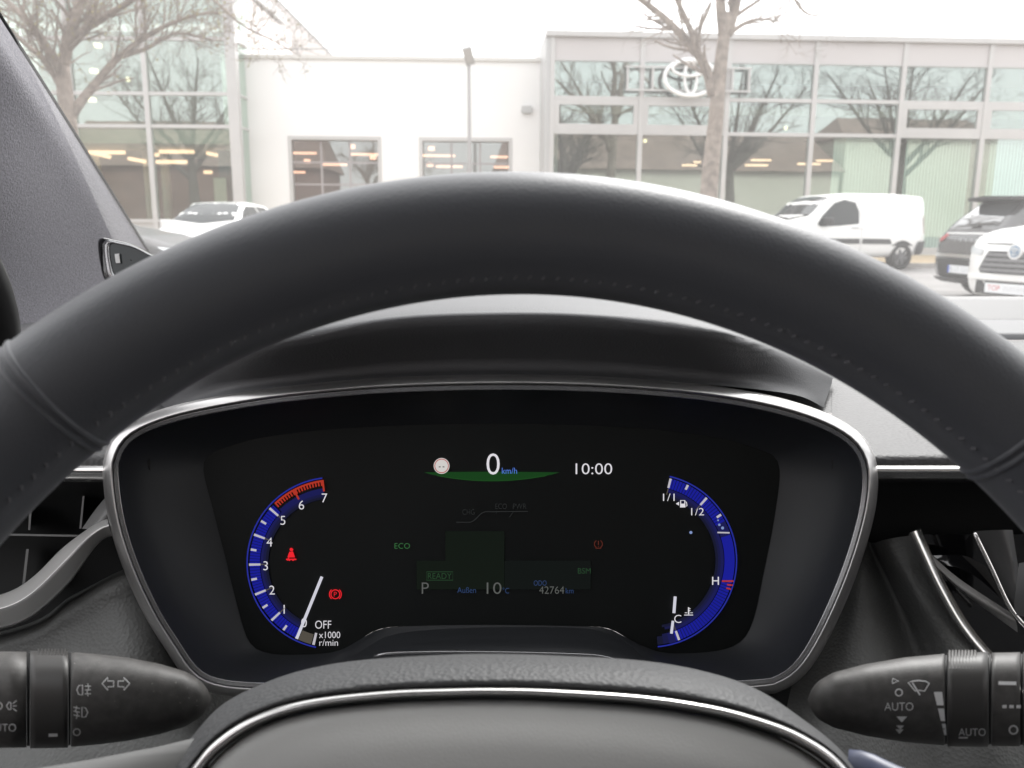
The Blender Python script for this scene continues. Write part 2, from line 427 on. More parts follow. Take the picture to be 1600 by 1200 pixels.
ell('cross_oval', 1074, 110, 27, 11.5, 0.048, -0.34)
ell('upright_oval', 1075.5, 124, 9.5, 25, 0.048, -0.30)
u0, z0 = FR.uz(975, 143); u1, z1 = FR.uz(1172, 110)
for (a, b, c, d) in ((u0, u1, z0, z0+0.05), (u0, u1, z1, z1+0.05)):
    FR.box('rail', a, b, -0.22, -0.16, c, d, M_alu, sg)
for px in (979, 1018, 1142, 1168):
    u = FR.uz(px, 125)[0]; FR.box('upright_bar', u-0.03, u+0.03, -0.21, -0.06, z0+0.052, z1-0.002, M_alu, sg)
rebase(sg, FR.M @ Vector(((u0+u1)/2, -0.06, z0)))

# ------------------------------------------------------------------ white workshop wall with two glazed doors
FW = Face(392, 180, 29.0, 0.03)
bw = tag(empty('workshop'), 'white rendered flat-roofed workshop between the two glazed buildings', 'building')
ue = FW.uz(872, 180)[0]; zw = FW.uz(620, 94)[1]
doors = [(455, 590, 218), (660, 795, 220)]
us = [-1.0]; 
D = []
for x0, x1, y in doors:
    a, z = FW.uz(x0, y); b, _ = FW.uz(x1, y); D.append((a, b, z))
zd = D[0][2]
edges = [-0.9, D[0][0]-0.12, D[0][1]+0.12, D[1][0]-0.12, D[1][1]+0.12, ue]
bm_ = MB()
for a, b in ((0, 1), (2, 3), (4, 5)): bm_.box((edges[a], 0, 0.112), (edges[b], 0.35, zw), FW.M)
for a, b in ((1, 2), (3, 4)): bm_.box((edges[a], 0, zd+0.12), (edges[b], 0.35, zw), FW.M)
bm_.build('wall', M_wall, bw)
FW.box('roof_edge', -0.9, ue, -0.08, 6.0, zw+0.002, zw+0.12, mat('roof_edge', (0.60, 0.585, 0.56), 0.6), bw)
FW.box('back_wall', -0.9, ue, 6.0, 6.2, 0.12, zw, M_insidew, bw)
FW.box('ceiling', -0.85, ue, 0.4, 5.98, zd+0.5, zd+0.6, M_insidew, bw)
for a, b, z in D:
    dr = MB()
    for bx in ((a-0.118, -0.02, 0.115, a, 0.2, zd+0.118), (b, -0.02, 0.115, b+0.118, 0.2, zd+0.118), (a, -0.02, zd, b, 0.2, zd+0.118)):
        dr.box(bx[:3], bx[3:], FW.M)
    do = dr.build('sectional_door', M_alu, bw)
    ncol, nrow = 3, 5
    rows_ = [0.13+(zd-0.13)*k/nrow for k in range(nrow+1)]
    for r_ in range(nrow):
        for c_ in range(ncol):
            ua = a+(b-a)*c_/ncol; ub = a+(b-a)*(c_+1)/ncol
            FW.box('pane', ua+0.035, ub-0.035, 0.13, 0.145, rows_[r_]+0.03, rows_[r_+1]-0.03, G_door, do)
    bars = MB()
    for r_ in range(1, nrow): bars.box((a+0.002, 0.11, rows_[r_]-0.028), (b-0.002, 0.16, rows_[r_]+0.028), FW.M)
    for c_ in range(1, ncol): 
        for r_ in range(nrow):
            bars.box((a+(b-a)*c_/ncol-0.033, 0.112, rows_[r_]+0.03), (a+(b-a)*c_/ncol+0.033, 0.158, rows_[r_+1]-0.03), FW.M)
    bars.build('glazing_bars', mat('door_bar', (0.30, 0.27, 0.27), 0.5), do)
for px, py, w_ in ((476, 239, 34), (569, 241, 42), (522, 257, 38), (685, 243, 50), (702, 260, 40), (780, 245, 26), (783, 261, 22), (467, 269, 18)):
    p = onplane(px, py, FW.o+FW.v*2.6, FW.N); q = FW.Mi @ p; L = w_/F*p.y*0.5
    FW.box('strip_lamp', q.x-L, q.x+L, 2.6, 2.7, q.z-0.035, q.z+0.035, M_lampwarm, bw)
for px, py in ((550, 229), (674, 232), (480, 252), (583, 246), (672, 257)):
    p = onplane(px, py, FW.o+FW.v*2.2, FW.N); q = FW.Mi @ p
    V, Fc = tube([(q.x, 2.2, q.z-0.07), (q.x, 2.2, q.z+0.07)], 0.12, 12); mk('pendant_lamp', [FW.M @ v for v in V], Fc, M_lampwarm, bw)
ux, zx = FW.uz(823, 172)
wl = MB(); wl.box((ux-0.18, -0.16, zx-0.06), (ux+0.16, -0.003, zx+0.12), FW.M); wl.box((ux-0.15, -0.15, zx-0.11), (ux+0.13, -0.02, zx-0.062), FW.M)
rebase(bw, FW.o)
o = wl.build('wall_light', M_alug); tag(o, 'small pale box light fixed high on the white workshop wall', 'light')
rebase_o = FW.M @ Vector((ux, -0.1, zx)); o.data.transform(Matrix.Translation(-rebase_o)); o.location = rebase_o

# ------------------------------------------------------------------ left glazed building
FL = Face(372, 180, 27.7, 0.0)
bl = tag(empty('atrium_building'), 'tall glazed building with grey corner column beside the white workshop', 'building')
cu = [FL.uz(x, 150)[0] for x in (372, 356, 229, 112, -5, -122)]
zr = [FL.uz(229, y)[1] for y in (358, 345, 197, 146, 60, -30)]
zr[0] = 0.3
ztp = zr[-1]
FL.box('corner_column', cu[1], cu[0], -0.05, 0.25, 0.115, ztp, M_alu, bl)
for i in range(1, len(cu)-1):
    b, a = cu[i], cu[i+1]
    if i == 1: b -= 0.0
    for k in range(len(zr)-1):
        FL.box('pane', a+0.08, b-(0.002 if i == 1 else 0.08), 0.04, 0.06, zr[k]+0.06, zr[k+1]-0.06, G_left if k != 0 else M_alu, bl)
    for k in range(len(zr)):
        FL.box('transom', a+0.08, b-(0.002 if i == 1 else 0.08), -0.03, 0.09, zr[k]-0.055, zr[k]+0.055, M_alu, bl)
    FL.box('mullion', a-0.078, a+0.078, -0.06, 0.1, 0.115, ztp, M_alu, bl)
# return side
for k in range(len(zr)-1):
    FL.box('side_pane', cu[0]-0.06, cu[0]-0.04, 0.255, 1.35, zr[k]+0.04, zr[k+1]-0.04, G_left if k else M_alu, bl)
    FL.box('side_transom', cu[0]-0.08, cu[0]-0.01, 0.255, 1.35, zr[k+1]-0.037, zr[k+1]+0.037, M_alu, bl)
FL.box('roof', cu[-1]-0.1, cu[0]+0.1, -0.2, 6, ztp+0.06, ztp+0.4, M_alu, bl)
FL.box('back_wall', cu[-1], cu[0]-0.3, 7, 7.2, 0.12, ztp, M_inside, bl)
FL.box('side_wall', cu[0]-0.3, cu[0]-0.05, 1.36, 7.2, 0.12, ztp, M_hall, bl)
FL.box('floor_slab', cu[-1], cu[0]-0.3, 0.3, 6.99, 0.112, 0.2, M_floor, bl)
FL.box('upper_floor', cu[-1], cu[0]-0.3, 0.5, 6.99, zr[2]-0.5, zr[2]-0.05, M_insidew, bl)
FL.box('drape', cu[1]-0.62, cu[1]-0.25, 0.5, 0.75, 0.25, zr[2]-0.7, M_teal, bl)
FL.box('info_board', cu[1]-0.75, cu[1]-0.35, 0.32, 0.4, 0.22, 2.5, M_insidew, bl)
for k, uo in enumerate((cu[2]-0.9, cu[3]+0.9, cu[3]-1.0)):
    V, Fc = tube([(uo, 3.2, 0.2), (uo, 3.2, zr[2]-0.5)], 0.16, 12); mk('column', [FL.M @ v for v in V], Fc, M_insidew, bl, True)
for px, py, w_, v, rz in ((167, 238, 54, 2.2, 0), (158, 242, 28, 3, -14), (214, 250, 26, 3, -10), (276, 237, 52, 2.2, 0), (268, 253, 46, 2.6, 0), (332, 241, 18, 2.6, -12), (193, 229, 12, 4, 0), (244, 242, 12, 4, 0), (325, 269, 12, 4, 0)):
    p = onplane(px, py, FL.o+FL.v*v, FL.N); q = FL.Mi @ p; L = w_/F*p.y*0.5
    b = MB(); b.box((-L, -0.05, -0.06), (L, 0.05, 0.06), FL.M @ Matrix.Translation(q) @ Matrix.Rotation(R(-rz), 4, 'Y')); b.build('strip_lamp', M_lampwarm, bl)
for px, py in ((153, 71), (147, 111), (209, 62), (144, 156), (200, 124)):
    p = onplane(px, py, FL.o+FL.v*2.2, FL.N); q = FL.Mi @ p
    V, Fc = tube([(q.x, 2.2, q.z-0.06), (q.x, 2.2, q.z+0.06)], 0.13 if px < 155 else 0.06, 12); mk('pendant_lamp', [FL.M @ v_ for v_ in V], Fc, M_lampdisc, bl)
rebase(bl, FL.o)

# ------------------------------------------------------------------ hall with a sloping gable behind the workshop
FH = Face(366, 60, 36.5, 0.0)
bh = tag(empty('gabled_hall'), 'pale panelled hall with steep sloping roof edge rising behind the workshop', 'building')
def up(px, py): u, z = FH.uz(px, py); return (u, z)
sl0 = up(540, 110); sl1 = up(428, -4); dx, dz = sl1[0]-sl0[0], sl1[1]-sl0[1]
foot = (sl0[0]-dx*0.9, sl0[1]-dz*0.9); top = (sl1[0]+dx*0.9, sl1[1]+dz*0.9)
prof = [(-9, 0.0), (foot[0], 0.0), foot, top, (-9, top[1])]
V = [FH.M @ Vector((u, 0, z)) for u, z in prof]+[FH.M @ Vector((u, 9, z)) for u, z in prof]; n = 5
mk('gable_wall', V, [tuple(range(n)), tuple(range(n, 2*n))]+[(i, (i+1) % n, (i+1) % n+n, i+n) for i in range(n)], M_hall, bh)
V, Fc = tube([FH.M @ Vector((foot[0]+0.06, -0.05, foot[1])), FH.M @ Vector((top[0]+0.06, -0.05, top[1]))], 0.05, 6); mk('roof_edge', V, Fc, M_alug, bh)
for px in (388, 410):
    u = up(px, 50)[0]; FH.box('panel_joint', u-0.02, u+0.02, -0.012, -0.001, 2, top[1]-0.5, M_alu, bh)
rebase(bh, FH.o)
rl = tag(empty('roof_railing'), 'thin metal safety railing on the workshop roof by the hall', 'railing')
pr = []
for px in (388, 402, 452, 500):
    u, z = FW.uz(px, 66); u, z = u*1.0, z
    p = FW.M @ Vector((u, 1.2, zw+0.12)); q = FW.M @ Vector((u, 1.2, z+0.03)); pr.append(q)
    tubeobj('post', [p, q], 0.02, M_post, rl, 6)
tubeobj('top_rail', [pr[0]+Vector((-0.3, 0, 0)), pr[0], pr[1], pr[2], pr[3], pr[3]+Vector((0.1, 0, 0))], 0.022, M_post, rl, 6)
rebase(rl, FW.M @ Vector((2, 1.2, zw+0.12)))

# ------------------------------------------------------------------ lamp post
PL = Vector((0, 24.0, 0)); NY = Vector((0, 1, 0))
lp = tag(empty('street_lamp'), 'slender grey street lamp with tilted flat head before the white workshop', 'street lamp')
pt = onplane(733, 97, PL, NY); pb = Vector((pt.x, pt.y, 0.112))
tubeobj('pole', [pb, pb+Vector((0, 0, 2.5)), pb+Vector((0, 0, 2.6)), pt], [0.085, 0.08, 0.055, 0.05], M_post, lp, 12)
hd = MB(); Mh = Matrix.Translation(pt+Vector((0, -0.12, 0.1))) @ Matrix.Rotation(R(-14), 4, 'Y') @ Matrix.Rotation(R(-52), 4, 'X')
hd.box((-0.13, -0.30, -0.05), (0.13, 0.20, 0.05), Mh); hd.build('lamp_head', M_alug, lp)
gl = MB(); gl.box((-0.09, -0.29, -0.062), (0.09, 0.1, -0.052), Mh); gl.build('lens', M_alu, lp)
rebase(lp, pb)

# ------------------------------------------------------------------ bare trees
RMIN = [0.004]
def grow(rng, p, d, L, r, lev, out, maxlev, up=0.15, spread=0.75, kids=(2, 4)):
    n = 4 if lev < 2 else 3
    pts = [p.copy()]; rad = [r]; dd = d.copy(); q = p.copy()
    for k in range(n):
        dd = (dd+Vector((rng.uniform(-1, 1), rng.uniform(-1, 1), rng.uniform(-1, 1)))*0.20+Vector((0, 0, up*0.3))).normalized()
        q = q+dd*(L/n); pts.append(q.copy()); rad.append(r*(1-0.55*(k+1)/n))
    out.append((pts, rad, lev))
    if lev >= maxlev: return
    for _ in range(rng.randint(*kids)):
        k = rng.randint(1, n); f = rng.random()
        s = pts[k-1].lerp(pts[k], f); rr = (rad[k-1]+(rad[k]-rad[k-1])*f)
        ax = (pts[k]-pts[k-1]).normalized()
        side = ax.cross(Vector((rng.uniform(-1, 1), rng.uniform(-1, 1), rng.uniform(-1, 1)))).normalized()
        nd = (ax*0.75+side*spread+Vector((0, 0, up))).normalized()
        grow(rng, s, nd, L*rng.uniform(0.5, 0.75), max(rr*rng.uniform(0.45, 0.7), RMIN[0]), lev+1, out, maxlev, up, spread, kids)
def tree(label, base, limbs, seed, maxlev, m, L0, group=None, buds=0, up=0.15, kids=(2, 4)):
    """limbs: list of ([world points],[radii]) for trunk and main limbs; twigs are grown from them"""
    rng = random.Random(seed); root = tag(empty('bare_tree'), label, 'tree', group)
    big = MB(); tw = MB(); segs = []
    for li, (pts, rad) in enumerate(limbs):
        n = max(8, len(pts)*4); P = cr(pts, n); Rr = [v.x for v in cr([(r, 0, 0) for r in rad], n)]
        if li == 0: Rr[0] *= 1.25
        V, Fc = tube(P, Rr, 10); big.add(V, Fc)
        if li == 0: continue
        for k in range(int(n*0.9)):
            j = rng.randint(2, n-2); ax = (P[j+1]-P[j]).normalized()
            side = ax.cross(Vector((rng.uniform(-1, 1), rng.uniform(-1, 1), rng.uniform(-1, 1)))).normalized()
            nd = (ax*0.7+side*0.8+Vector((0, 0, up))).normalized()
            o_ = []; grow(rng, P[j], nd, L0*rng.uniform(0.6, 1.2), Rr[j]*rng.uniform(0.3, 0.5), 1, o_, maxlev, up, kids=kids); segs += o_
    lv = []
    for pts, rad, lev in segs:
        V, Fc = tube(pts, rad, 5 if lev < 2 else 3, cap=False); (big if lev < 2 and rad[0] > 0.03 else tw).add(V, Fc)
        if buds and lev >= 2:
            for q in pts[1:]:
                if rng.random() < buds: lv.append(q)
    big.build('trunk', m, root, True); tw.build('crown', m, root)
    if lv:
        b = MB()
        for q in lv:
            s = rng.uniform(0.012, 0.032); a = Vector((rng.uniform(-1, 1), rng.uniform(-1, 1), rng.uniform(-1, 1))).normalized(); c = a.orthogonal().normalized(); e = a.cross(c)
            b.add([q-c*s, q+e*s*0.6, q+c*s, q-e*s*0.6], [(0, 1, 2, 3)])
        lo = b.build('buds', M_bud, root); lo['kind'] = 'stuff'
    rebase(root, base)
    return root
def pl(Y, pts):           # (px, py, dY) -> points standing around distance Y
    return [onplane(x, y, Vector((0, Y+dy, 0)), NY) for x, y, dy in pts]
def px2m(Y, p): return p/F*Y
YR = 20.0
base = G(1108, 420); base = pl(YR, [(1104, 410, 0)])[0]; base.z = 0.0
k = px2m(YR, 1)
tr_limbs = [
    ([base]+pl(YR, [(1106, 330, 0), (1112, 250, 0), (1118, 190, 0), (1124, 120, 0), (1131, 60, 0), (1138, 20, 0)]), [k*16, k*13, k*11.8, k*11, k*10.5, k*9, k*8]),
    (pl(YR, [(1131, 60, 0), (1126, 10, 0), (1124, -50, 0.3), (1110, -120, 0.5), (1115, -220, 1)]), [k*8, k*6.5, k*6, k*5, k*3]),
    (pl(YR, [(1136, 55, 0), (1148, 15, 0), (1160, -40, -0.3), (1190, -120, -0.6), (1200, -230, -1)]), [k*8, k*6.5, k*6, k*4, k*2.5]),
    (pl(YR, [(1114, 150, 0), (1104, 110, 0), (1084, 76, 0), (1040, 30, 0), (1002, 0, 0.2), (960, -30, 0.5)]), [k*8, k*6.5, k*5.4, k*4.2, k*3.4, k*2.6]),
    (pl(YR, [(1096, 95, 0), (1080, 50, -0.2), (1058, 0, -0.4), (1040, -50, -0.6), (1000, -130, -0.8)]), [k*5, k*4.2, k*3.6, k*3, k*1.8]),
    (pl(YR, [(1140, 52, 0), (1165, 36, 0), (1190, 30, 0.2), (1220, 34, 0.4)]), [k*4, k*2.6, k*1.8, k*1]),
    (pl(YR, [(1190, -90, 0), (1230, -20, 0.3), (1262, 22, 0.6), (1300, 18, 0.8), (1350, 22, 1)]), [k*3, k*2.4, k*1.8, k*1.2, k*0.7]),
]
tree('bare street tree with forked trunk standing before the emblem on the showroom', base, tr_limbs, 3, 4, M_bark, 1.1, kids=(1, 3))
YL = 13.0; k = px2m(YL, 1)
base = pl(YL, [(128, 420, 0)])[0]; base.z = 0
tl_limbs = [
    ([base]+pl(YL, [(122, 350, 0), (112, 240, 0), (104, 170, 0), (97, 100, 0)]), [k*18, k*17, k*15, k*14, k*10]),
    (pl(YL, [(97, 110, 0), (108, 60, 0), (122, 10, 0), (130, -60, 0.2), (140, -160, 0.5)]), [k*9, k*7, k*6, k*5, k*3]),
    (pl(YL, [(106, 62, 0), (150, 35, 0), (190, 10, -0.2), (240, -20, -0.4), (300, -40, -0.6)]), [k*6, k*5, k*4.2, k*3, k*2]),
    (pl(YL, [(98, 115, 0), (60, 55, 0), (25, 15, 0.2), (-30, -30, 0.4)]), [k*7, k*5.5, k*4, k*3]),
    (pl(YL, [(104, 150, 0), (70, 95, -0.2), (35, 65, -0.4), (5, 35, -0.5)]), [k*6, k*4, k*3, k*2]),
    (pl(YL, [(104, 196, 0), (122, 165, 0.1), (150, 130, 0.3), (185, 90, 0.5), (240, 50, 0.7), (300, 25, 0.9), (345, 20, 1)]), [k*8, k*7, k*6, k*5, k*3.4, k*2.2, k*1.4]),
    (pl(YL, [(185, 90, 0.5), (230, 75, 0.7), (275, 52, 0.8), (330, 62, 0.9)]), [k*4, k*3, k*2.2, k*1.2]),
    (pl(YL, [(100, 120, 0), (108, 80, 0.3), (135, 40, 0.6), (160, -20, 0.9)]), [k*5, k*4, k*3, k*2]),
    (pl(YL, [(290, -40, 0), (340, 5, 0.1), (380, 40, 0.2), (430, 65, 0.3), (470, 88, 0.3)]), [k*2.5, k*1.9, k*1.5, k*1, k*0.6]),
]
tree('bare spreading tree with yellowish buds before the tall glazed building', base, tl_limbs, 11, 4, M_bark, 0.75, buds=0.14, kids=(2, 3))
# trees and houses across the street behind the viewer: they show as reflections in the showroom glass
def backtree(x, y, h, seed, label):
    b = Vector((x, y, 0)); rng = random.Random(seed*31)
    lim = [([b, b+Vector((0.1, 0, h*0.2)), b+Vector((0.0, 0, h*0.38)), b+Vector((0.1, 0, h*0.5))], [0.45, 0.38, 0.33, 0.22])]
    for kk in range(7):
        a = kk*2*math.pi/7+rng.uniform(-0.3, 0.3); z0_ = h*rng.uniform(0.28, 0.46); rr = h*rng.uniform(0.25, 0.42)
        c, s = math.cos(a), math.sin(a)
        lim.append(([b+Vector((0, 0, z0_)), b+Vector((c*rr*0.35, s*rr*0.35, z0_+h*0.13)), b+Vector((c*rr*0.7, s*rr*0.7, z0_+h*0.3)), b+Vector((c*rr, s*rr, z0_+h*0.45))], [0.2, 0.15, 0.1, 0.04]))
    RMIN[0] = 0.013; tree(label, b, lim, seed, 4, M_bark2, h*0.17, group=None, kids=(2, 3)); RMIN[0] = 0.004
backtree(19.0, -5.0, 13, 5, 'broad dark bare tree mirrored in the showroom panes right of the emblem')
backtree(31.5, -4.0, 15, 6, 'widest dark bare tree mirrored in the showroom panes above the van')
backtree(-24.0, -7.0, 14, 8, 'dark bare tree mirrored in the tall glazed building')
backtree(7.5, -9.0, 12, 9, 'slim dark bare tree mirrored at the showroom end by the workshop')
def house(x0, x1, y0, y1, he, hr, label, mw=None, win=False):
    h = tag(empty('house'), label, 'house')
    boxo('wall', (x0, y0, 0), (x1, y1, he), mw or M_cream, h)
    ym = (y0+y1)/2
    V = [(x0-0.5, y0-0.6, he), (x1+0.5, y0-0.6, he), (x1+0.5, y1+0.6, he), (x0-0.5, y1+0.6, he), (x0+1, ym, hr), (x1-1, ym, hr)]
    mk('roof', V, [(0, 1, 5, 4), (2, 3, 4, 5), (0, 4, 3), (1, 2, 5), (0, 3, 2, 1)], M_roofred, h)
    n = int((x1-x0)/2.6)
    for zf in (1.0, he-2.4):
        for i in range(n):
            xx = x0+(i+0.5)*(x1-x0)/n
            if win: boxo('window', (xx-0.5, y1-0.02, zf), (xx+0.5, y1+0.03, zf+1.4), M_pane_dark, h)
    rebase(h, ((x0+x1)/2, ym, 0))
house(2, 40, -42, -30, 6.6, 11.0, 'long cream house with brown tiled roof mirrored in the showroom glass')
house(41, 58, -40, -31, 10.3, 12.8, 'gabled house with brown roof mirrored in the right end of the showroom')
house(-46, -16, -40, -28, 6.5, 11.5, 'dark brick house with brown roof mirrored in the tall glazed building', M_brick)

# ------------------------------------------------------------------ vehicles
def interp(tab, x):
    if x <= tab[0][0]: return tab[0][1:]
    for a, b in zip(tab, tab[1:]):
        if x <= b[0]:
            t = (x-a[0])/(b[0]-a[0]); t = t*t*(3-2*t)*0.5+t*0.5
            return tuple(p+(q-p)*t for p, q in zip(a[1:], b[1:]))
    return tab[-1][1:]
def carbody(tab, n=70):
    """tab rows: x, z bottom, z belt, z roof, half width, roof half width. Local axes: x forward, y left, z up"""
    x0, x1 = tab[0][0], tab[-1][0]; rows = []
    for i in range(n+1):
        x = x0+(x1-x0)*i/n; zb, zs, zr_, hw, rw = interp(tab, x)
        half = [(0, zb), (hw*0.80, zb), (hw*0.94, zb+0.03), (hw*0.985, zb+0.12), (hw, zb+(zs-zb)*0.45), (hw*0.992, zb+(zs-zb)*0.8), (hw*0.955, zs),
                (hw*0.955+(rw-hw*0.955)*0.5, zs+(zr_-zs)*0.50), (rw, zs+(zr_-zs)*0.88), (rw*0.93, zs+(zr_-zs)*0.95), (rw*0.6, zs+(zr_-zs)*0.99), (0, zr_)]
        sm = cr([(p[0], p[1], 0) for p in half], 26)
        ring = [Vector((x, p.x, p.y)) for p in sm]+[Vector((x, -p.x, p.y)) for p in sm[-2:0:-1]]
        rows.append(ring)
    nv = len(rows[0]); V = [p for r in rows for p in r]; Fc = []
    for i in range(n):
        for j in range(nv): Fc.append((i*nv+j, i*nv+(j+1) % nv, (i+1)*nv+(j+1) % nv, (i+1)*nv+j))
    Fc.append(tuple(range(nv))); Fc.append(tuple(range(n*nv, (n+1)*nv)))
    return V, Fc
class Car:
    def __init__(s, name, label, cat, tab, paint, group=None):
        s.root = tag(empty(name), label, cat, group); s.tab = tab
        V, Fc = carbody(tab); s.body = mk('body', V, Fc, paint, s.root, True)
        s.bvh = BVHTree.FromPolygons([tuple(v) for v in V], Fc)
        s.x0, s.x1 = tab[0][0], tab[-1][0]
    def panel(s, name, outline, view, m, off=0.006, parent=None, sm=0, both=False, cuts=3):
        """view 'L','R' : outline (x,z) seen from that side; 'F','B' : (y,z); 'T': (x,y)"""
        sides = ('L', 'R') if both else (view,)
        res = None
        for sd_ in sides:
            pts = [Vector((p[0], p[1], 0)) for p in outline]
            if sm: pts = cr(pts, sm, True)
            bm = bmesh.new(); f = bm.faces.new([bm.verts.new(p) for p in pts])
            bmesh.ops.triangulate(bm, faces=[f])
            bmesh.ops.subdivide_edges(bm, edges=bm.edges[:], cuts=cuts, use_grid_fill=True)
            for v in bm.verts:
                a, b = v.co.x, v.co.y
                if sd_ == 'L': o_, d_ = Vector((a, 3, b)), Vector((0, -1, 0))
                elif sd_ == 'R': o_, d_ = Vector((a, -3, b)), Vector((0, 1, 0))
                elif sd_ == 'F': o_, d_ = Vector((s.x1+3, a, b)), Vector((-1, 0, 0))
                elif sd_ == 'B': o_, d_ = Vector((s.x0-3, a, b)), Vector((1, 0, 0))
                else: o_, d_ = Vector((a, b, 5)), Vector((0, 0, -1))
                h = s.bvh.ray_cast(o_, d_)
                if h[0] is None:
                    h = s.bvh.find_nearest(o_+d_*3)
                v.co = h[0]+h[1].normalized()*off if h[1].dot(d_) < 0 else h[0]-h[1].normalized()*off
            bmesh.ops.recalc_face_normals(bm, faces=bm.faces)
            res = mkbm(name, bm, m, parent or s.root, True)
        return res
    def hit(s, view, a, b):
        if view == 'F': h = s.bvh.ray_cast(Vector((s.x1+3, a, b)), Vector((-1, 0, 0)))
        elif view == 'B': h = s.bvh.ray_cast(Vector((s.x0-3, a, b)), Vector((1, 0, 0)))
        else: h = s.bvh.ray_cast(Vector((a, 3, b)), Vector((0, -1, 0)))
        return h[0]
    def wheel(s, x, side, r, hw, m_rim, spokes=5, arch=0.075):
        y = side*(hw-0.02)
        view = 'L' if side > 0 else 'R'
        ol = [(x+(r+arch)*math.cos(t), r+(r+arch)*math.sin(t)) for t in [2*math.pi*i/28 for i in range(28)]]
        s.panel('wheel_arch', [(a, max(b, s.tab[0][1]+0.03)) for a, b in ol], view, M_rubber, 0.012, cuts=2)
        wroot = None
        prof = [(0.62*r, -0.11), (0.70*r, 0.02), (0.74*r, 0.05), (0.95*r, 0.045), (r, 0.02), (r, -0.17), (0.6*r, -0.18)]
        V = []; Fc = []; N = 28
        for i in range(N):
            a = 2*math.pi*i/N
            for q, dy in prof: V.append(Vector((x+q*math.cos(a), y+side*dy, r+q*math.sin(a))))
        K = len(prof)
        for i in range(N):
            for j in range(K): Fc.append((i*K+j, i*K+(j+1) % K, ((i+1) % N)*K+(j+1) % K, ((i+1) % N)*K+j))
        ty = mk('wheel', V, Fc, M_rubber, s.root, True)
        b = MB()
        cV, cF = tube([(x, y-side*0.06, r), (x, y-side*0.03, r)], 0.66*r, 24); b.add(cV, cF)
        for i in range(spokes):
            a = 2*math.pi*i/spokes+0.3; M_ = Matrix.Translation((x, y, r)) @ Matrix.Rotation(a, 4, 'Y')
            b.box((-0.035, min(-side*0.04, side*0.012), 0.05), (0.035, max(-side*0.04, side*0.012), 0.66*r), M_)
        cV, cF = tube([(x, y-side*0.04, r), (x, y+side*0.025, r)], 0.075, 14); b.add(cV, cF)
        b.build('rim', m_rim, ty)
    def place(s, loc, heading):
        s.root.location = loc; s.root.rotation_euler = (0, 0, R(heading))
P_white = mat('white_paint', (0.80, 0.79, 0.77), 0.30, coat=0.6)
P_dark = mat('dark_grey_paint', (0.035, 0.035, 0.038), 0.25, coat=0.8, metal=0.2)
P_grey = mat('grey_paint', (0.05, 0.048, 0.05), 0.4, coat=0.3, metal=0.2)
M_cglass = mat('car_glass', (0.02, 0.025, 0.027), 0.06, spec=0.35)
M_plast = mat('car_plastic', (0.035, 0.035, 0.037), 0.6)
M_tail = mat('tail_lens', (0.35, 0.02, 0.02), 0.2, coat=0.5)
M_lens = mat('lamp_lens', (0.55, 0.57, 0.58), 0.12, coat=0.5)
M_steel = mat('steel_wheel', (0.11, 0.11, 0.115), 0.5, metal=0.4)
M_alloy = mat('alloy', (0.45, 0.45, 0.46), 0.3, metal=0.8)
M_plate = mat('number_plate', (0.78, 0.79, 0.80), 0.5)
M_blue = mat('plate_blue', (0.04, 0.10, 0.45), 0.5)
M_ink = mat('plate_ink', (0.03, 0.03, 0.035), 0.6)
M_red = mat('print_red', (0.62, 0.05, 0.05), 0.6)
M_seam = mat('panel_gap', (0.30, 0.30, 0.30), 0.7)
def seamline(c, pts, view, m=None, wd=0.012, closed=False, parent=None):
    P = cr([(p[0], p[1], 0) for p in pts], 40, closed)
    for i in range(len(P)-1):
        pass
    L_ = []; 
    for i, p in enumerate(P):
        a = P[max(i-1, 0)]; b = P[min(i+1, len(P)-1)]; t = (b-a).normalized(); q = Vector((-t.y, t.x, 0))*wd/2; L_.append((p+q, p-q))
    V = []
    for a, b in L_:
        for q in (a, b):
            if view == 'L': h = c.bvh.ray_cast(Vector((q.x, 3, q.y)), Vector((0, -1, 0)))
            elif view == 'R': h = c.bvh.ray_cast(Vector((q.x, -3, q.y)), Vector((0, 1, 0)))
            elif view == 'F': h = c.bvh.ray_cast(Vector((c.x1+3, q.x, q.y)), Vector((-1, 0, 0)))
            elif view == 'T': h = c.bvh.ray_cast(Vector((q.x, q.y, 5)), Vector((0, 0, -1)))
            else: h = c.bvh.ray_cast(Vector((c.x0-3, q.x, q.y)), Vector((1, 0, 0)))
            pnt = h[0] if h[0] is not None else Vector((0, 0, 0.5)); nn = h[1] if h[1] is not None else Vector((0, 0, 1))
            d_ = {'L': Vector((0, 1, 0)), 'R': Vector((0, -1, 0)), 'F': Vector((1, 0, 0)), 'B': Vector((-1, 0, 0)), 'T': Vector((0, 0, 1))}[view]
            V.append(pnt+(nn if nn.dot(d_) > 0 else -nn)*0.004)
    return mk('panel_seam', V, [(2*i, 2*i+2, 2*i+3, 2*i+1) for i in range(len(P)-1)], m or M_seam, parent or c.root)
def mirror_pod(c, x, z, hw, m, side):
    b = MB(); y0 = side*(hw-0.02); y1 = side*(hw+0.2)
    o_ = boxo('door_mirror', (x-0.06, min(y0, y1), z-0.08), (x+0.08, max(y0, y1), z+0.09), m, c.root, None, 0.03)
    return o_
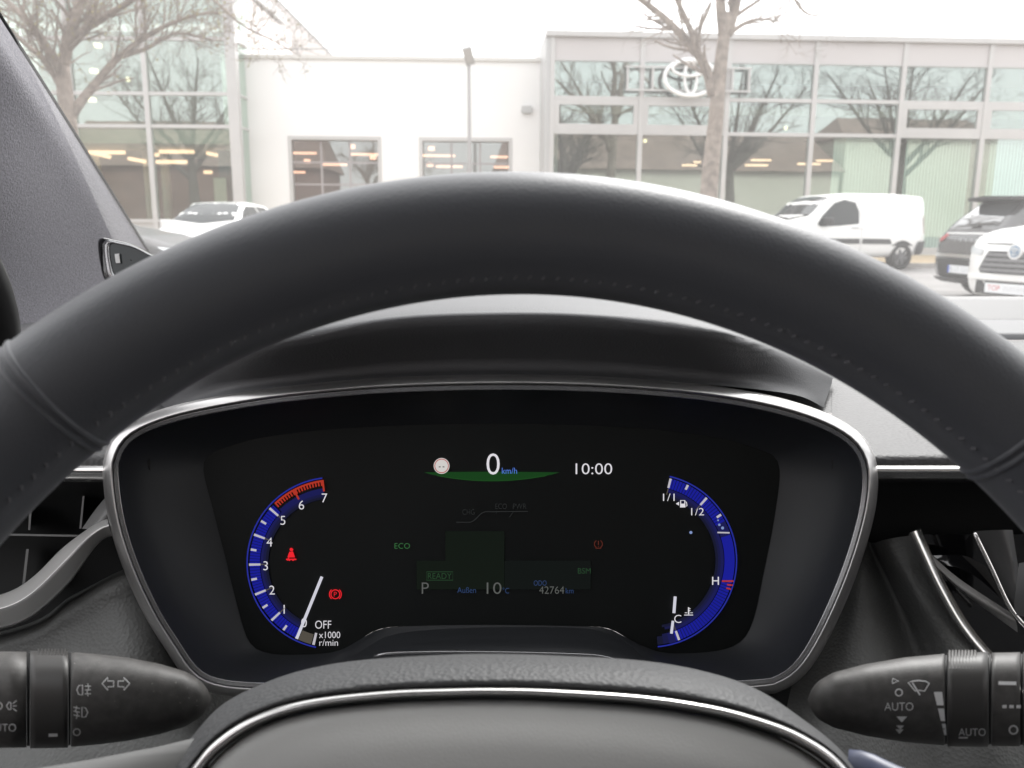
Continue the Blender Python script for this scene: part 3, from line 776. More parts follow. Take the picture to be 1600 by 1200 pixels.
# --- white panel van, x=0 rear end .. 4.38 front
T = [(0.0, 0.55, 1.00, 1.55, 0.70, 0.60), (0.04, 0.38, 1.05, 1.74, 0.80, 0.68), (0.18, 0.34, 1.08, 1.80, 0.895, 0.735), (0.9, 0.30, 1.10, 1.84, 0.905, 0.75), (2.2, 0.28, 1.10, 1.83, 0.905, 0.74),
     (2.7, 0.28, 1.08, 1.79, 0.905, 0.72), (3.0, 0.28, 1.06, 1.66, 0.905, 0.72), (3.4, 0.28, 1.04, 1.32, 0.90, 0.76), (3.62, 0.28, 1.01, 1.12, 0.90, 0.78), (4.0, 0.28, 0.94, 1.02, 0.86, 0.72), (4.28, 0.32, 0.74, 0.84, 0.76, 0.6), (4.38, 0.45, 0.62, 0.70, 0.62, 0.5)]
v = Car('panel_van', 'white panel van with black rear bumper parked before the green blinds', 'van', T, P_white)
dw = v.panel('side_window', [(2.12, 1.10), (2.10, 1.38), (2.20, 1.60), (2.50, 1.66), (2.78, 1.58), (3.14, 1.28), (3.30, 1.08), (3.20, 1.03), (2.7, 1.05)], 'L', M_cglass, 0.008, both=True)
v.panel('windscreen', [(2.84, -0.62), (2.80, 0), (2.84, 0.62), (3.45, 0.68), (3.55, 0), (3.45, -0.68)], 'T', M_cglass, 0.008)
v.panel('side_moulding', [(1.13, 0.62), (1.20, 0.74), (2.02, 0.75), (2.02, 0.63)], 'L', M_plast, 0.018, both=True)
v.panel('side_moulding', [(2.10, 0.63), (2.10, 0.75), (3.02, 0.75), (3.02, 0.63)], 'L', M_plast, 0.018, both=True)
v.panel('rear_bumper', [(0.0, 0.37), (0.0, 0.70), (0.34, 0.68), (0.40, 0.52), (0.38, 0.37)], 'L', M_plast, 0.03, both=True)
v.panel('rear_bumper_bar', [(-0.72, 0.42), (-0.72, 0.68), (0.72, 0.68), (0.72, 0.42)], 'B', M_plast, 0.05)
v.panel('tail_lamp', [(0.02, 0.86), (0.02, 1.28), (0.12, 1.30), (0.16, 0.88)], 'L', M_tail, 0.012, both=True)
for sgn in (1, -1): mirror_pod(v, 3.08, 1.15, 0.89, M_plast, sgn)
v.panel('door_handle', [(2.12, 0.975), (2.12, 1.01), (2.36, 1.02), (2.36, 0.985)], 'L', M_alug, 0.02)
seamline(v, [(2.06, 0.4), (2.05, 1.0), (2.04, 1.7)], 'L'); seamline(v, [(0.22, 0.7), (0.2, 1.3), (0.3, 1.72)], 'L')
seamline(v, [(2.06, 0.98), (1.3, 0.99), (0.3, 1.0)], 'L', wd=0.008); seamline(v, [(1.95, 1.15), (1.9, 1.62), (1.1, 1.68), (0.45, 1.6), (0.38, 1.2)], 'L', wd=0.008)
for x_ in (0.80, 3.53):
    for sgn in (1, -1): v.wheel(x_, sgn, 0.315, 0.905, M_steel, 6)
ang = 198
gp = G(1406, 421); h_ = Vector((math.cos(R(ang)), math.sin(R(ang)), 0)); lf = Vector((-h_.y, h_.x, 0))
loc = Vector((gp.x, gp.y, 0))-h_*0.80-lf*0.905; v.place(loc, ang)

# --- white SUV front at the right edge
T = [(0.0, 0.6, 0.9, 1.2, 0.6, 0.5), (0.1, 0.4, 1.0, 1.45, 0.82, 0.58), (0.5, 0.35, 1.05, 1.62, 0.92, 0.63), (1.6, 0.3, 1.06, 1.68, 0.925, 0.64), (2.5, 0.3, 1.05, 1.62, 0.925, 0.62), (2.9, 0.3, 1.05, 1.40, 0.925, 0.66), (3.35, 0.3, 1.03, 1.10, 0.925, 0.74), (3.9, 0.3, 0.99, 1.03, 0.91, 0.72),
     (4.20, 0.26, 0.90, 0.98, 0.87, 0.70), (4.38, 0.26, 0.84, 0.93, 0.79, 0.62), (4.48, 0.25, 0.76, 0.89, 0.70, 0.54), (4.56, 0.22, 0.62, 0.83, 0.58, 0.46), (4.60, 0.22, 0.50, 0.72, 0.48, 0.38), (4.62, 0.28, 0.46, 0.56, 0.36, 0.28)]
s_ = Car('white_suv', 'white off-road style car with black mesh grille and round blue emblem', 'car', T, P_white)
s_.panel('windscreen', [(2.62, -0.58), (2.58, 0), (2.62, 0.58), (3.22, 0.66), (3.30, 0), (3.22, -0.66)], 'T', M_cglass, 0.008)
s_.panel('side_window', [(0.7, 1.1), (0.9, 1.5), (2.4, 1.52), (2.95, 1.12)], 'L', M_cglass, 0.008, both=True)
gr = s_.panel('grille', [(-0.47, 0.535), (-0.37, 0.755), (0.37, 0.755), (0.47, 0.535), (0.43, 0.495), (-0.43, 0.495)], 'F', M_plast, 0.012, cuts=4)
for zz in (0.535, 0.595, 0.655, 0.715):
    hw_ = 0.44-(zz-0.535)*0.42
    V = []
    for i in range(13):
        y = -hw_+2*hw_*i/12; p = s_.hit('F', y, zz)
        V += [p+Vector((0.03, 0, 0.016)), p+Vector((0.03, 0, -0.016)), p+Vector((0.0, 0, -0.018)), p+Vector((0.0, 0, 0.018))]
    mk('grille_bar', V, [(4*i+j, 4*i+4+j, 4*i+4+(j+1) % 4, 4*i+(j+1) % 4) for i in range(12) for j in range(4)], mat('grille_grey', (0.16, 0.16, 0.165), 0.45), gr)
    for i in range(7):
        y = (-hw_+0.08)+(2*hw_-0.16)*i/6; p = s_.hit('F', y, zz+0.027)
        boxo('mesh_hole', tuple(p+Vector((0.008, -0.032, -0.009))), tuple(p+Vector((0.022, 0.032, 0.009))), M_rubber, gr)
p = s_.hit('F', 0, 0.76)
em = MB(); V, Fc = tube([p+Vector((-0.03, 0, 0)), p+Vector((0.055, 0, 0))], 0.092, 28); em.add(V, Fc); eb = em.build('emblem_ring', P_white, s_.root)
V, Fc = tube([p+Vector((0.05, 0, 0)), p+Vector((0.062, 0, 0))], 0.066, 28); eo = mk('emblem_disc', V, Fc, mat('emblem_blue', (0.10, 0.20, 0.33), 0.25, coat=0.5), eb)
def ringyz(cy, cz, a, b, x, r):
    V = []; Fc = []; n = 28
    pth = [Vector((x, cy+a*math.cos(2*math.pi*i/n), cz+b*math.sin(2*math.pi*i/n))) for i in range(n)]
    for i in range(n):
        t = (pth[(i+1) % n]-pth[i-1]).normalized(); nn = Vector((1, 0, 0)).cross(t)
        for j in range(5):
            A = 2*math.pi*j/5; V.append(pth[i]+nn*math.cos(A)*r+Vector((1, 0, 0))*math.sin(A)*r)
    for i in range(n):
        for j in range(5): Fc.append((i*5+j, i*5+(j+1) % 5, ((i+1) % n)*5+(j+1) % 5, ((i+1) % n)*5+j))
    return V, Fc
b = MB()
for a_ in ((0, p.z, 0.057, 0.045), (0, p.z+0.02, 0.036, 0.019), (0, p.z, 0.014, 0.042)): b.add(*ringyz(a_[0], a_[1], a_[2], a_[3], p.x+0.063, 0.006))
b.build('emblem_ovals', M_lens, eb)
s_.panel('bumper_band', [(-0.60, 0.42), (-0.60, 0.485), (0.60, 0.485), (0.60, 0.42)], 'F', P_white, 0.045, cuts=4)
s_.panel('lower_intake', [(-0.50, 0.25), (-0.48, 0.405), (0.48, 0.405), (0.50, 0.25)], 'F', M_plast, 0.012, cuts=4)
s_.panel('hood_gap', [(-0.44, 0.832), (-0.44, 0.846), (0.44, 0.846), (0.44, 0.832)], 'F', M_rubber, 0.01, cuts=4)
s_.panel('headlamp', [(0.48, 0.70), (0.44, 0.77), (0.74, 0.81), (0.78, 0.74)], 'F', M_lens, 0.012); s_.panel('headlamp', [(-0.48, 0.70), (-0.44, 0.77), (-0.74, 0.81), (-0.78, 0.74)], 'F', M_lens, 0.012)
p = s_.hit('F', 0, 0.34); pb_ = boxo('plate_board', (p.x+0.03, -0.30, 0.27), (p.x+0.05, 0.30, 0.385), M_plate, s_.root)
def carText(body, M_, h, wd, m, parent, name='lettering'):
    V, Fc = textmesh(body); x0 = min(v.x for v in V); x1 = max(v.x for v in V)
    return mk(name, [M_ @ Vector(((v.x-(x0+x1)/2)*wd/(x1-x0), (v.y-0.5)*h, 0)) for v in V], Fc, m, parent, recalc=False)
MF = lambda x, y, z: Matrix(((0, 0, 1, x), (1, 0, 0, y), (0, 1, 0, z), (0, 0, 0, 1)))    # seen from the front
carText('TOP', MF(p.x+0.052, -0.18, 0.33), 0.06, 0.16, M_red, pb_); carText('ZUSTAND', MF(p.x+0.052, 0.10, 0.33), 0.045, 0.32, mat('print_grey', (0.55, 0.55, 0.56), 0.6), pb_)
seamline(s_, [(4.25, 0.70), (3.6, 0.78), (3.1, 0.82)], 'T'); 
for sgn in (1, -1):
    mirror_pod(s_, 2.75, 1.10, 0.92, P_white, sgn)
    for x_ in (0.85, 3.55): s_.wheel(x_, sgn, 0.35, 0.92, M_alloy, 5)
ang = 201
h_ = Vector((math.cos(R(ang)), math.sin(R(ang)), 0))
r_ = ray(1592, 393); tgt = Vector((0, 0, CAMZ))+r_*((0.76-CAMZ)/r_.z)
s_.place(Vector((tgt.x, tgt.y, 0))-h_*4.56, ang)

# --- dark crossover seen from behind
T = [(0.0, 0.45, 0.60, 0.66, 0.66, 0.55), (0.03, 0.33, 0.70, 0.80, 0.76, 0.62), (0.09, 0.28, 0.84, 0.94, 0.82, 0.66), (0.16, 0.26, 0.93, 1.06, 0.855, 0.66), (0.30, 0.25, 0.97, 1.22, 0.875, 0.60), (0.55, 0.24, 1.0, 1.42, 0.895, 0.58), (0.9, 0.22, 1.01, 1.50, 0.90, 0.58), (1.9, 0.2, 1.0, 1.54, 0.90, 0.58), (2.5, 0.2, 0.98, 1.48, 0.90, 0.56), (3.2, 0.2, 0.95, 1.08, 0.90, 0.68), (3.9, 0.2, 0.88, 0.94, 0.86, 0.66), (4.25, 0.25, 0.7, 0.76, 0.75, 0.5), (4.35, 0.35, 0.6, 0.62, 0.6, 0.4)]
c = Car('dark_crossover', 'dark grey crossover seen from behind with spoiler and lettered tailgate', 'car', T, P_dark)
sp = [(0.42, -0.56), (0.30, -0.5), (0.26, 0), (0.30, 0.5), (0.42, 0.56), (0.75, 0.55), (0.78, 0), (0.75, -0.55)]
V = [Vector((x, y, 1.475-0.03*abs(y))) for x, y in sp]+[Vector((x, y, 1.43-0.03*abs(y)-(0.03 if x > 0.5 else 0))) for x, y in sp]
mk('roof_spoiler', V, [tuple(range(8)), tuple(range(8, 16))]+[(i, (i+1) % 8, (i+1) % 8+8, i+8) for i in range(8)], M_plast, c.root)
c.panel('rear_window', [(-0.52, 1.06), (-0.44, 1.38), (0.44, 1.38), (0.52, 1.06)], 'B', mat('rear_glass', (0.05, 0.055, 0.06), 0.06, spec=1.0, coat=1.0), 0.008, cuts=4)
c.panel('wiper_base', [(-0.12, 1.03), (-0.10, 1.075), (0.12, 1.075), (0.14, 1.03)], 'B', M_rubber, 0.03)
tg = c.panel('tailgate_panel', [(-0.60, 0.70), (-0.50, 0.90), (0.50, 0.90), (0.60, 0.70), (0.52, 0.66), (-0.52, 0.66)], 'B', M_gloss, 0.010, cuts=4)
c.panel('chrome_band', [(-0.60, 0.925), (-0.60, 0.955), (0.60, 0.955), (0.60, 0.925)], 'B', M_silver, 0.014, cuts=4)
for sgn in (1, -1):
    c.panel('tail_lamp', [(sgn*0.50, 0.905), (sgn*0.60, 0.83), (sgn*0.80, 0.80), (sgn*0.80, 0.86), (sgn*0.66, 0.88), (sgn*0.56, 0.945)], 'B', M_tail, 0.016)
    mirror_pod(c, 2.75, 1.02, 0.89, P_dark, sgn)
    for x_ in (0.85, 3.45): c.wheel(x_, sgn, 0.33, 0.895, M_alloy, 5)
c.panel('side_window', [(0.9, 1.05), (1.1, 1.38), (2.3, 1.40), (2.9, 1.06)], 'L', M_cglass, 0.008, both=True)
MBk = lambda x, y, z: Matrix(((0, 0, -1, x), (-1, 0, 0, y), (0, 1, 0, z), (0, 0, 0, 1)))
for i, ch in enumerate('LEXUS'):
    y = 0.26-0.13*i; p = c.hit('B', y, 0.845); carText(ch, MBk(p.x-0.014, y, 0.845), 0.05, 0.05, M_lens, tg)
c.panel('bumper_top', [(-0.66, 0.60), (-0.70, 0.65), (0.70, 0.65), (0.66, 0.60)], 'B', M_silver, 0.02, cuts=3)
c.panel('plate_recess', [(-0.62, 0.33), (-0.58, 0.575), (0.58, 0.575), (0.62, 0.33)], 'B', M_rubber, 0.010, cuts=4)
p = c.hit('B', 0, 0.43); pp = boxo('number_plate', (p.x-0.045, -0.26, 0.375), (p.x-0.03, 0.26, 0.485), M_plate, c.root)
boxo('country_strip', (p.x-0.048, 0.215, 0.377), (p.x-0.046, 0.258, 0.483), M_blue, pp)
carText('K LT 121', MBk(p.x-0.048, -0.02, 0.43), 0.07, 0.40, mat('plate_grey', (0.30, 0.32, 0.34), 0.6), pp)
c.panel('bumper_lip', [(-0.74, 0.25), (-0.74, 0.315), (0.74, 0.315), (0.74, 0.25)], 'B', M_plast, 0.05, cuts=4)
ang = 2
h_ = Vector((math.cos(R(ang)), math.sin(R(ang)), 0))
r_ = ray(1500, 421); tgt = Vector((0, 0, CAMZ))+r_*((0.43-CAMZ)/r_.z)
c.place(Vector((tgt.x, tgt.y, 0)), ang)

# --- white hatchback facing the viewer on the left
T = [(0.0, 0.5, 0.8, 1.1, 0.6, 0.5), (0.1, 0.35, 0.9, 1.3, 0.78, 0.56), (0.5, 0.28, 0.95, 1.44, 0.85, 0.58), (1.5, 0.25, 0.96, 1.49, 0.86, 0.60), (2.0, 0.25, 0.95, 1.46, 0.86, 0.58), (2.5, 0.25, 0.94, 1.25, 0.86, 0.62), (2.95, 0.25, 0.92, 1.0, 0.86, 0.68), (3.4, 0.25, 0.84, 0.90, 0.83, 0.62), (3.75, 0.28, 0.68, 0.76, 0.76, 0.5), (3.9, 0.35, 0.55, 0.6, 0.6, 0.4)]
w_ = Car('white_hatchback', 'small white hatchback with dark windscreen facing out before the tall glazed building', 'car', T, P_white)
w_.panel('windscreen', [(1.98, -0.52), (1.95, 0), (1.98, 0.52), (2.78, 0.64), (2.92, 0), (2.78, -0.64)], 'T', M_cglass, 0.008, cuts=4)
for sd__ in ('L', 'R'): w_.panel('side_window', [(1.5, 0.98), (1.5, 1.38), (1.95, 1.38), (2.2, 1.3), (2.65, 1.0)], sd__, M_cglass, 0.008); w_.panel('side_window', [(0.6, 1.0), (0.75, 1.36), (1.42, 1.39), (1.42, 0.98)], sd__, M_cglass, 0.008)
for sgn in (1, -1):
    mirror_pod(w_, 2.45, 1.0, 0.85, P_white, sgn)
    w_.panel('headlamp', [(sgn*0.42, 0.66), (sgn*0.70, 0.74), (sgn*0.74, 0.66), (sgn*0.5, 0.60)], 'F', M_lens, 0.01)
    for x_ in (0.65, 3.1): w_.wheel(x_, sgn, 0.3, 0.86, M_alloy, 5)
w_.panel('grille', [(-0.4, 0.42), (-0.35, 0.56), (0.35, 0.56), (0.4, 0.42)], 'F', M_plast, 0.01)
seamline(w_, [(3.55, 0.45), (3.0, 0.62), (2.8, 0.66)], 'T', wd=0.01)
ang = 268
D_ = 18.5; rt = onplane(350, 311, Vector((0, D_, 0)), NY)
h_ = Vector((math.cos(R(ang)), math.sin(R(ang)), 0))
w_.place(Vector((rt.x, rt.y, 0))-h_*1.6, ang)

# --- grey car whose bonnet shows beside the pillar
T = [(0.0, 0.5, 0.8, 1.0, 0.6, 0.5), (0.1, 0.35, 0.9, 1.1, 0.78, 0.56), (0.6, 0.28, 0.95, 1.40, 0.86, 0.58), (1.6, 0.25, 0.96, 1.46, 0.88, 0.60), (2.2, 0.25, 0.95, 1.40, 0.88, 0.58), (2.7, 0.25, 0.93, 1.16, 0.88, 0.62), (3.1, 0.25, 0.91, 0.97, 0.88, 0.70), (3.7, 0.25, 0.82, 0.88, 0.85, 0.64), (4.15, 0.28, 0.66, 0.74, 0.76, 0.5), (4.3, 0.35, 0.55, 0.6, 0.6, 0.4)]
k_ = Car('grey_saloon', 'grey car with only its bonnet showing beside the windscreen pillar', 'car', T, P_grey)
k_.panel('windscreen', [(2.25, -0.52), (2.2, 0), (2.25, 0.52), (2.95, 0.66), (3.05, 0), (2.95, -0.66)], 'T', M_cglass, 0.008, cuts=4)
for sd__ in ('L', 'R'): k_.panel('side_window', [(0.8, 1.0), (1.0, 1.34), (2.2, 1.34), (2.8, 1.0)], sd__, M_cglass, 0.008)
for sgn in (1, -1):
    mirror_pod(k_, 2.6, 1.0, 0.87, P_grey, sgn)
    k_.panel('headlamp', [(sgn*0.42, 0.64), (sgn*0.70, 0.72), (sgn*0.74, 0.64), (sgn*0.5, 0.58)], 'F', M_lens, 0.01)
    for x_ in (0.8, 3.4): k_.wheel(x_, sgn, 0.31, 0.88, M_alloy, 5)
ang = -4
tp = onplane(306, 372, Vector((0, 11.0, 0)), NY)
h_ = Vector((math.cos(R(ang)), math.sin(R(ang)), 0))
k_.place(Vector((tp.x, tp.y, 0))-h_*4.2, ang)

# ================================================================== the car we sit in
# ------------------------------------------------------------------ cabin shell
cab = tag(empty('car_cabin'), 'dark car cabin with grey fabric windscreen pillar around the driver seat', 'car')
pil = [
    [(-300, -420, 0.40), (-120, -160, 0.52), (0, 28, 0.62), (108, 198, 0.76), (224, 384, 0.98), (330, 560, 1.2)],
    [(-306, -414, 0.395), (-126, -152, 0.51), (-6, 36, 0.61), (101, 205, 0.75), (216, 390, 0.97), (322, 566, 1.19)],
    [(-330, -400, 0.39), (-150, -130, 0.495), (-32, 62, 0.59), (72, 230, 0.725), (180, 420, 0.93), (285, 600, 1.1)],
    [(-440, -340, 0.38), (-280, -60, 0.46), (-170, 140, 0.55), (-50, 310, 0.66), (50, 490, 0.82), (150, 680, 0.95)],
    [(-700, -260, 0.36), (-540, 20, 0.42), (-420, 230, 0.50), (-300, 420, 0.58), (-180, 600, 0.68), (-80, 800, 0.75)],
]
lofts('windscreen_pillar', pil, M_fabric, cab, 70, 40)
tubeobj('pillar_gasket', cr([U(x+1.5, y, d+0.004) for x, y, d in pil[0]], 30), 0.0022, M_rubber, cab, 6)
tubeobj('door_seal', cr([U(*p) for p in [(-80, 330, 0.55), (-30, 410, 0.6), (-6, 465, 0.63), (4, 520, 0.66), (2, 620, 0.7)]], 20), [0.013]*20, M_rubber, cab, 10)
# windscreen, headliner, doors, floor and rear (they shade the cabin)
WB = 1.16; xl, xr = -0.62, 1.36
rows = []
for t in (0, 0.25, 0.5, 0.75, 1):
    rr = []
    for s in range(13):
        x = xl+(xr-xl)*s/12; bow = 0.10*(1-((x-0.37)/0.99)**2)
        y = (1.06+bow)*(1-t)+(0.20+bow*0.7)*t; z = CAMZ+(-0.14)*(1-t)+0.40*t+0.03*math.sin(math.pi*t)
        rr.append(Vector((x+(0.37-x)*0.10*t, y, z)))
    rows.append(rr)
loft('windscreen', rows, glass('windscreen_glass', (0.96, 0.97, 0.965), 0.0, dust=0.075), cab)  # dust share raised so the film washes out the exterior like glare
rows = []
for y, z in ((0.20, 0.395), (0.0, 0.43), (-0.5, 0.45), (-1.2, 0.44), (-2.0, 0.36), (-2.5, 0.22)):
    rows.append([Vector((0.37+(s/8-0.5)*1.8*(1 if abs(s-4) < 4 else 0.98), y, CAMZ+z-0.07*abs(s/4-1)**3)) for s in range(9)])
ho = loft('headliner', rows, M_head, cab); sm_ = ho.modifiers.new('thick', 'SOLIDIFY'); sm_.thickness = 0.04; sm_.offset = 1
for sx, nm in ((-0.60, 'door_panel'), (1.34, 'door_panel')):
    boxo('door_panel', (sx-0.05, -1.9, 0.25), (sx+0.05, 0.85, CAMZ-0.12), M_dashsoft, cab, None, 0.02)
for sx in (-0.56, 1.30):
    b = MB(); b.box((sx-0.04, -0.95, CAMZ-0.14), (sx+0.04, -0.80, CAMZ+0.42)); b.build('door_pillar', M_head, cab)
boxo('floor_pan', (-0.62, -2.2, 0.18), (1.36, 1.2, 0.24), M_black, cab)
boxo('rear_seat_back', (-0.55, -1.55, 0.25), (1.29, -1.35, CAMZ-0.02), M_dashsoft, cab, None, 0.05)
boxo('seat_back', (-0.27, -0.62, 0.30), (0.27, -0.48, CAMZ+0.02), M_dashsoft, cab, None, 0.06)
boxo('seat_back', (0.50, -0.62, 0.30), (1.02, -0.48, CAMZ+0.02), M_dashsoft, cab, None, 0.06)
pr_ = [[Vector((1.32+0.05*a, 1.06-0.86*t+0.02*a, CAMZ-0.14+0.54*t)) for t in (0, 0.25, 0.5, 0.75, 1)] for a in (0, 1)]
pr_.append([p+Vector((0.0, -0.10, 0)) for p in pr_[1]]); loft('windscreen_pillar', pr_, M_fabric, cab)
for y_ in (0.95, -1.75):
    for x_ in (-0.56, 1.30):
        V, Fc = tube([(x_-0.1, y_, 0.31), (x_+0.1, y_, 0.31)], 0.31, 24); mk('wheel', V, Fc, M_rubber, cab)
rebase(cab, (0.37, 0, 0))

# ------------------------------------------------------------------ dashboard
da = tag(empty('dashboard'), 'black grained dashboard with chrome strip and hooded binnacle behind the steering wheel', 'dashboard')
XS = (-700, -200, 200, 600, 1000, 1400, 1800, 2300, 2900)
def drow(y, d): return [(800+(x-800)*0.42/d*1.0, y, d) for x in XS]
top_rows = [(645, 0.484), (590, 0.577), (552, 0.672), (533, 0.732)]
lofts('dash_top', [[(x, y, d) for x in (190, 500, 800, 1100, 1320)] for y, d in top_rows], M_dash, da, 60, 40)
edge_rows = [(752, 0.408), (728, 0.4035), (720, 0.403), (712, 0.4055), (706, 0.412), (690, 0.430), (645, 0.482), (590, 0.575), (552, 0.67), (533, 0.73)]
XL = (-700, -300, 0, 120, 235); XR = (1300, 1420, 1600, 2000, 2900)
for XX in (XL, XR):
    lofts('dash_edge', [[(x, y, d) for x in XX] for y, d in edge_rows], M_dash, da, 60, 90)
led = [(531, 0.735), (522, 0.738), (519, 0.745), (508, 0.80), (500, 0.86)]
lofts('dash_ledge', [[(x, y, d) for x in XS] for y, d in led], M_dashsoft, da, 60, 30)
far_ = [(503, 0.858), (499, 0.863), (488, 0.92), (470, 1.06), (463, 1.14), (466, 1.16)]
lofts('dash_far_pad', [[(x*0.9, y, d) for x in XS] for y, d in far_], M_dash, da, 60, 30)
# binnacle cowl
A = [(262, 642), (285, 632), (320, 622), (400, 605), (600, 586), (770, 581), (930, 584), (1080, 594), (1180, 603), (1250, 614), (1288, 632)]
Lp = [(232, 618), (270, 596), (320, 572), (430, 534), (600, 503), (770, 495), (930, 497), (1080, 512), (1180, 541), (1250, 572), (1300, 598)]
def endw(x): return max(0.0, (x-1120)/180, (400-x)/165)**2
def mixrow(f, dy, d):
    return [(a[0]+(b[0]-a[0])*f, a[1]+(b[1]-a[1])*f+dy, d+(0.488+0.045*f-d)*min(1, endw(b[0]))) for a, b in zip(A, Lp)]
cow = [mixrow(0, 5, 0.392), mixrow(0, 0, 0.398), mixrow(0.10, 0, 0.405), mixrow(0.45, 0, 0.392), mixrow(0.85, 0, 0.374), mixrow(0.97, -1, 0.371), mixrow(1.0, -5, 0.374)]
cow.append([(x, y-9-10*math.exp(-((x-770)/330)**2), 0.40+0.15*min(1, endw(x))) for x, y in Lp])
cow.append([(770+(x-770)*0.93, 462+(y-495)*1.0+3, 0.47+0.12*min(1, endw(x))) for x, y in Lp])
cow.append([(770+(x-770)*0.85, 459+(y-495)*0.95, 0.62) for x, y in Lp])
cow.append([(770+(x-770)*0.8, 480+(y-495)*0.6, 0.80) for x, y in Lp])
lofts('binnacle_cowl', cow, M_dashsoft, da, 90, 70)
# chrome strip
st = [(726, 0.404), (729, 0.398), (735, 0.396), (740, 0.397), (748, 0.399), (753, 0.404)]
for XX in (XL, XR): lofts('chrome_strip', [[(min(max(x, -700), 2900) if x not in (235, 1300) else (172 if x == 235 else 1362), y, d) for x in XX] for y, d in st], M_chrome, da, 40, 20)
# recess behind the strip
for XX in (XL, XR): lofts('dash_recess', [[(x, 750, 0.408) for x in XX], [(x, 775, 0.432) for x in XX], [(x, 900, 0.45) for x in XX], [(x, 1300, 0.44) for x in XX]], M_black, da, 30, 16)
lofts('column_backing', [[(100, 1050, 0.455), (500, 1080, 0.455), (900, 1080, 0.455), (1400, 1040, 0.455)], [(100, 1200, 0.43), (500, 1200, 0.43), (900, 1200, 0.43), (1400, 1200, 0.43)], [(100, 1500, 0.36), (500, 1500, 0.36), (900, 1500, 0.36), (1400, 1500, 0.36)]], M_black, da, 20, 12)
# left vent: fins and satin swoosh
ve = tag(empty('air_vent'), 'left side air vent with black vanes and curved satin silver trim', 'air vent')
def slab(name, poly, d, th, m, parent):
    P = [U(x, y, d) for x, y in poly]; Q = [U(x, y, d)+(U(x, y, d+th)-U(x, y, d)) for x, y in poly]; n = len(P)
    return mk(name, P+Q, [tuple(range(n)), tuple(range(n, 2*n))]+[(i, (i+1) % n, (i+1) % n+n, i+n) for i in range(n)], m, parent)
M_fin = mat('vane_edge', (0.22, 0.22, 0.22), 0.45)
slab('vane', [(-200, 830), (135, 836), (135, 839), (-200, 833)], 0.418, 0.02, M_fin, ve)
slab('vane', [(129, 775), (132, 775), (127, 826), (124, 826)], 0.420, 0.02, M_fin, ve)
slab('vane', [(46, 792), (50, 792), (47, 828), (44, 828)], 0.422, 0.02, M_fin, ve)
slab('vane', [(41, 858), (45, 858), (38, 920), (34, 920)], 0.422, 0.02, M_fin, ve)
sw = [(-260, 1000), (-120, 982), (-20, 958), (25, 944), (60, 920), (100, 880), (135, 843), (158, 826), (170, 822)]
swr = []
for dx, dy, d in ((-4, -22, 0.412), (-3.6, -21, 0.406), (0, -3, 0.3925), (0.6, -1, 0.392), (1.4, 1, 0.3918), (10, 24, 0.399), (10.5, 26, 0.4005), (11, 28, 0.415)):
    swr.append([(x+dx*(1 if x < 140 else 0.5), y+dy*(1.0 if x < 120 else 0.55), d) for x, y in sw])
lofts('vent_trim', swr, mat('vent_silver', (0.66, 0.65, 0.64), 0.33, metal=0.45), ve, 60, 48)
lofts('trim_arm', [[(128, 826, 0.415), (150, 795, 0.415), (175, 765, 0.415)], [(148, 828, 0.405), (164, 805, 0.405), (180, 785, 0.405)], [(168, 832, 0.41), (176, 815, 0.41), (184, 800, 0.41)]], M_fin, ve, 12, 12)
rebase(ve, U(40, 900, 0.42))
# lower dash left
ld = [
    [(-500, 1080, 0.47), (0, 985, 0.47), (110, 930, 0.47), (210, 880, 0.47), (330, 840, 0.48)],
    [(-500, 1090, 0.42), (0, 992, 0.42), (110, 936, 0.42), (210, 887, 0.42), (330, 846, 0.46)],
    [(-500, 1108, 0.405), (0, 1008, 0.405), (110, 952, 0.405), (212, 900, 0.408), (330, 862, 0.45)],
    [(-500, 1128, 0.405), (0, 1030, 0.405), (112, 975, 0.405), (216, 922, 0.408), (330, 885, 0.45)],
    [(-500, 1200, 0.39), (0, 1100, 0.39), (130, 1060, 0.392), (235, 1000, 0.398), (330, 960, 0.45)],
    [(-500, 1320, 0.36), (0, 1220, 0.36), (150, 1200, 0.365), (270, 1130, 0.385), (400, 1110, 0.43)],
    [(-500, 1500, 0.33), (0, 1450, 0.33), (200, 1420, 0.335), (350, 1400, 0.34), (500, 1380, 0.35)],
]
lofts('lower_panel', ld, M_lower, da, 60, 50)
# lower dash right: folded leather panels beside the centre stack
rd = [
    [(1300, 800, 0.44), (1280, 950, 0.43), (1240, 1060, 0.41), (1200, 1250, 0.38)],
    [(1352, 842, 0.43), (1345, 925, 0.414), (1335, 1040, 0.396), (1330, 1250, 0.365)],
    [(1358, 846, 0.428), (1400, 950, 0.420), (1425, 1040, 0.408), (1450, 1250, 0.38)],
    [(1366, 848, 0.422), (1418, 950, 0.412), (1462, 1040, 0.400), (1520, 1250, 0.375)],
    [(1388, 842, 0.413), (1436, 930, 0.400), (1492, 1030, 0.392), (1580, 1250, 0.37)],
    [(1428, 836, 0.412), (1466, 915, 0.402), (1530, 1020, 0.394), (1640, 1250, 0.37)],
]
lofts('lower_panel', rd, M_lower, da, 50, 60)
rebase(da, U(800, 900, 0.5))
M_satin = mat('satin_grey', (0.20, 0.195, 0.19), 0.4)
M_panelg = mat('panel_grey', (0.07, 0.07, 0.072), 0.35)
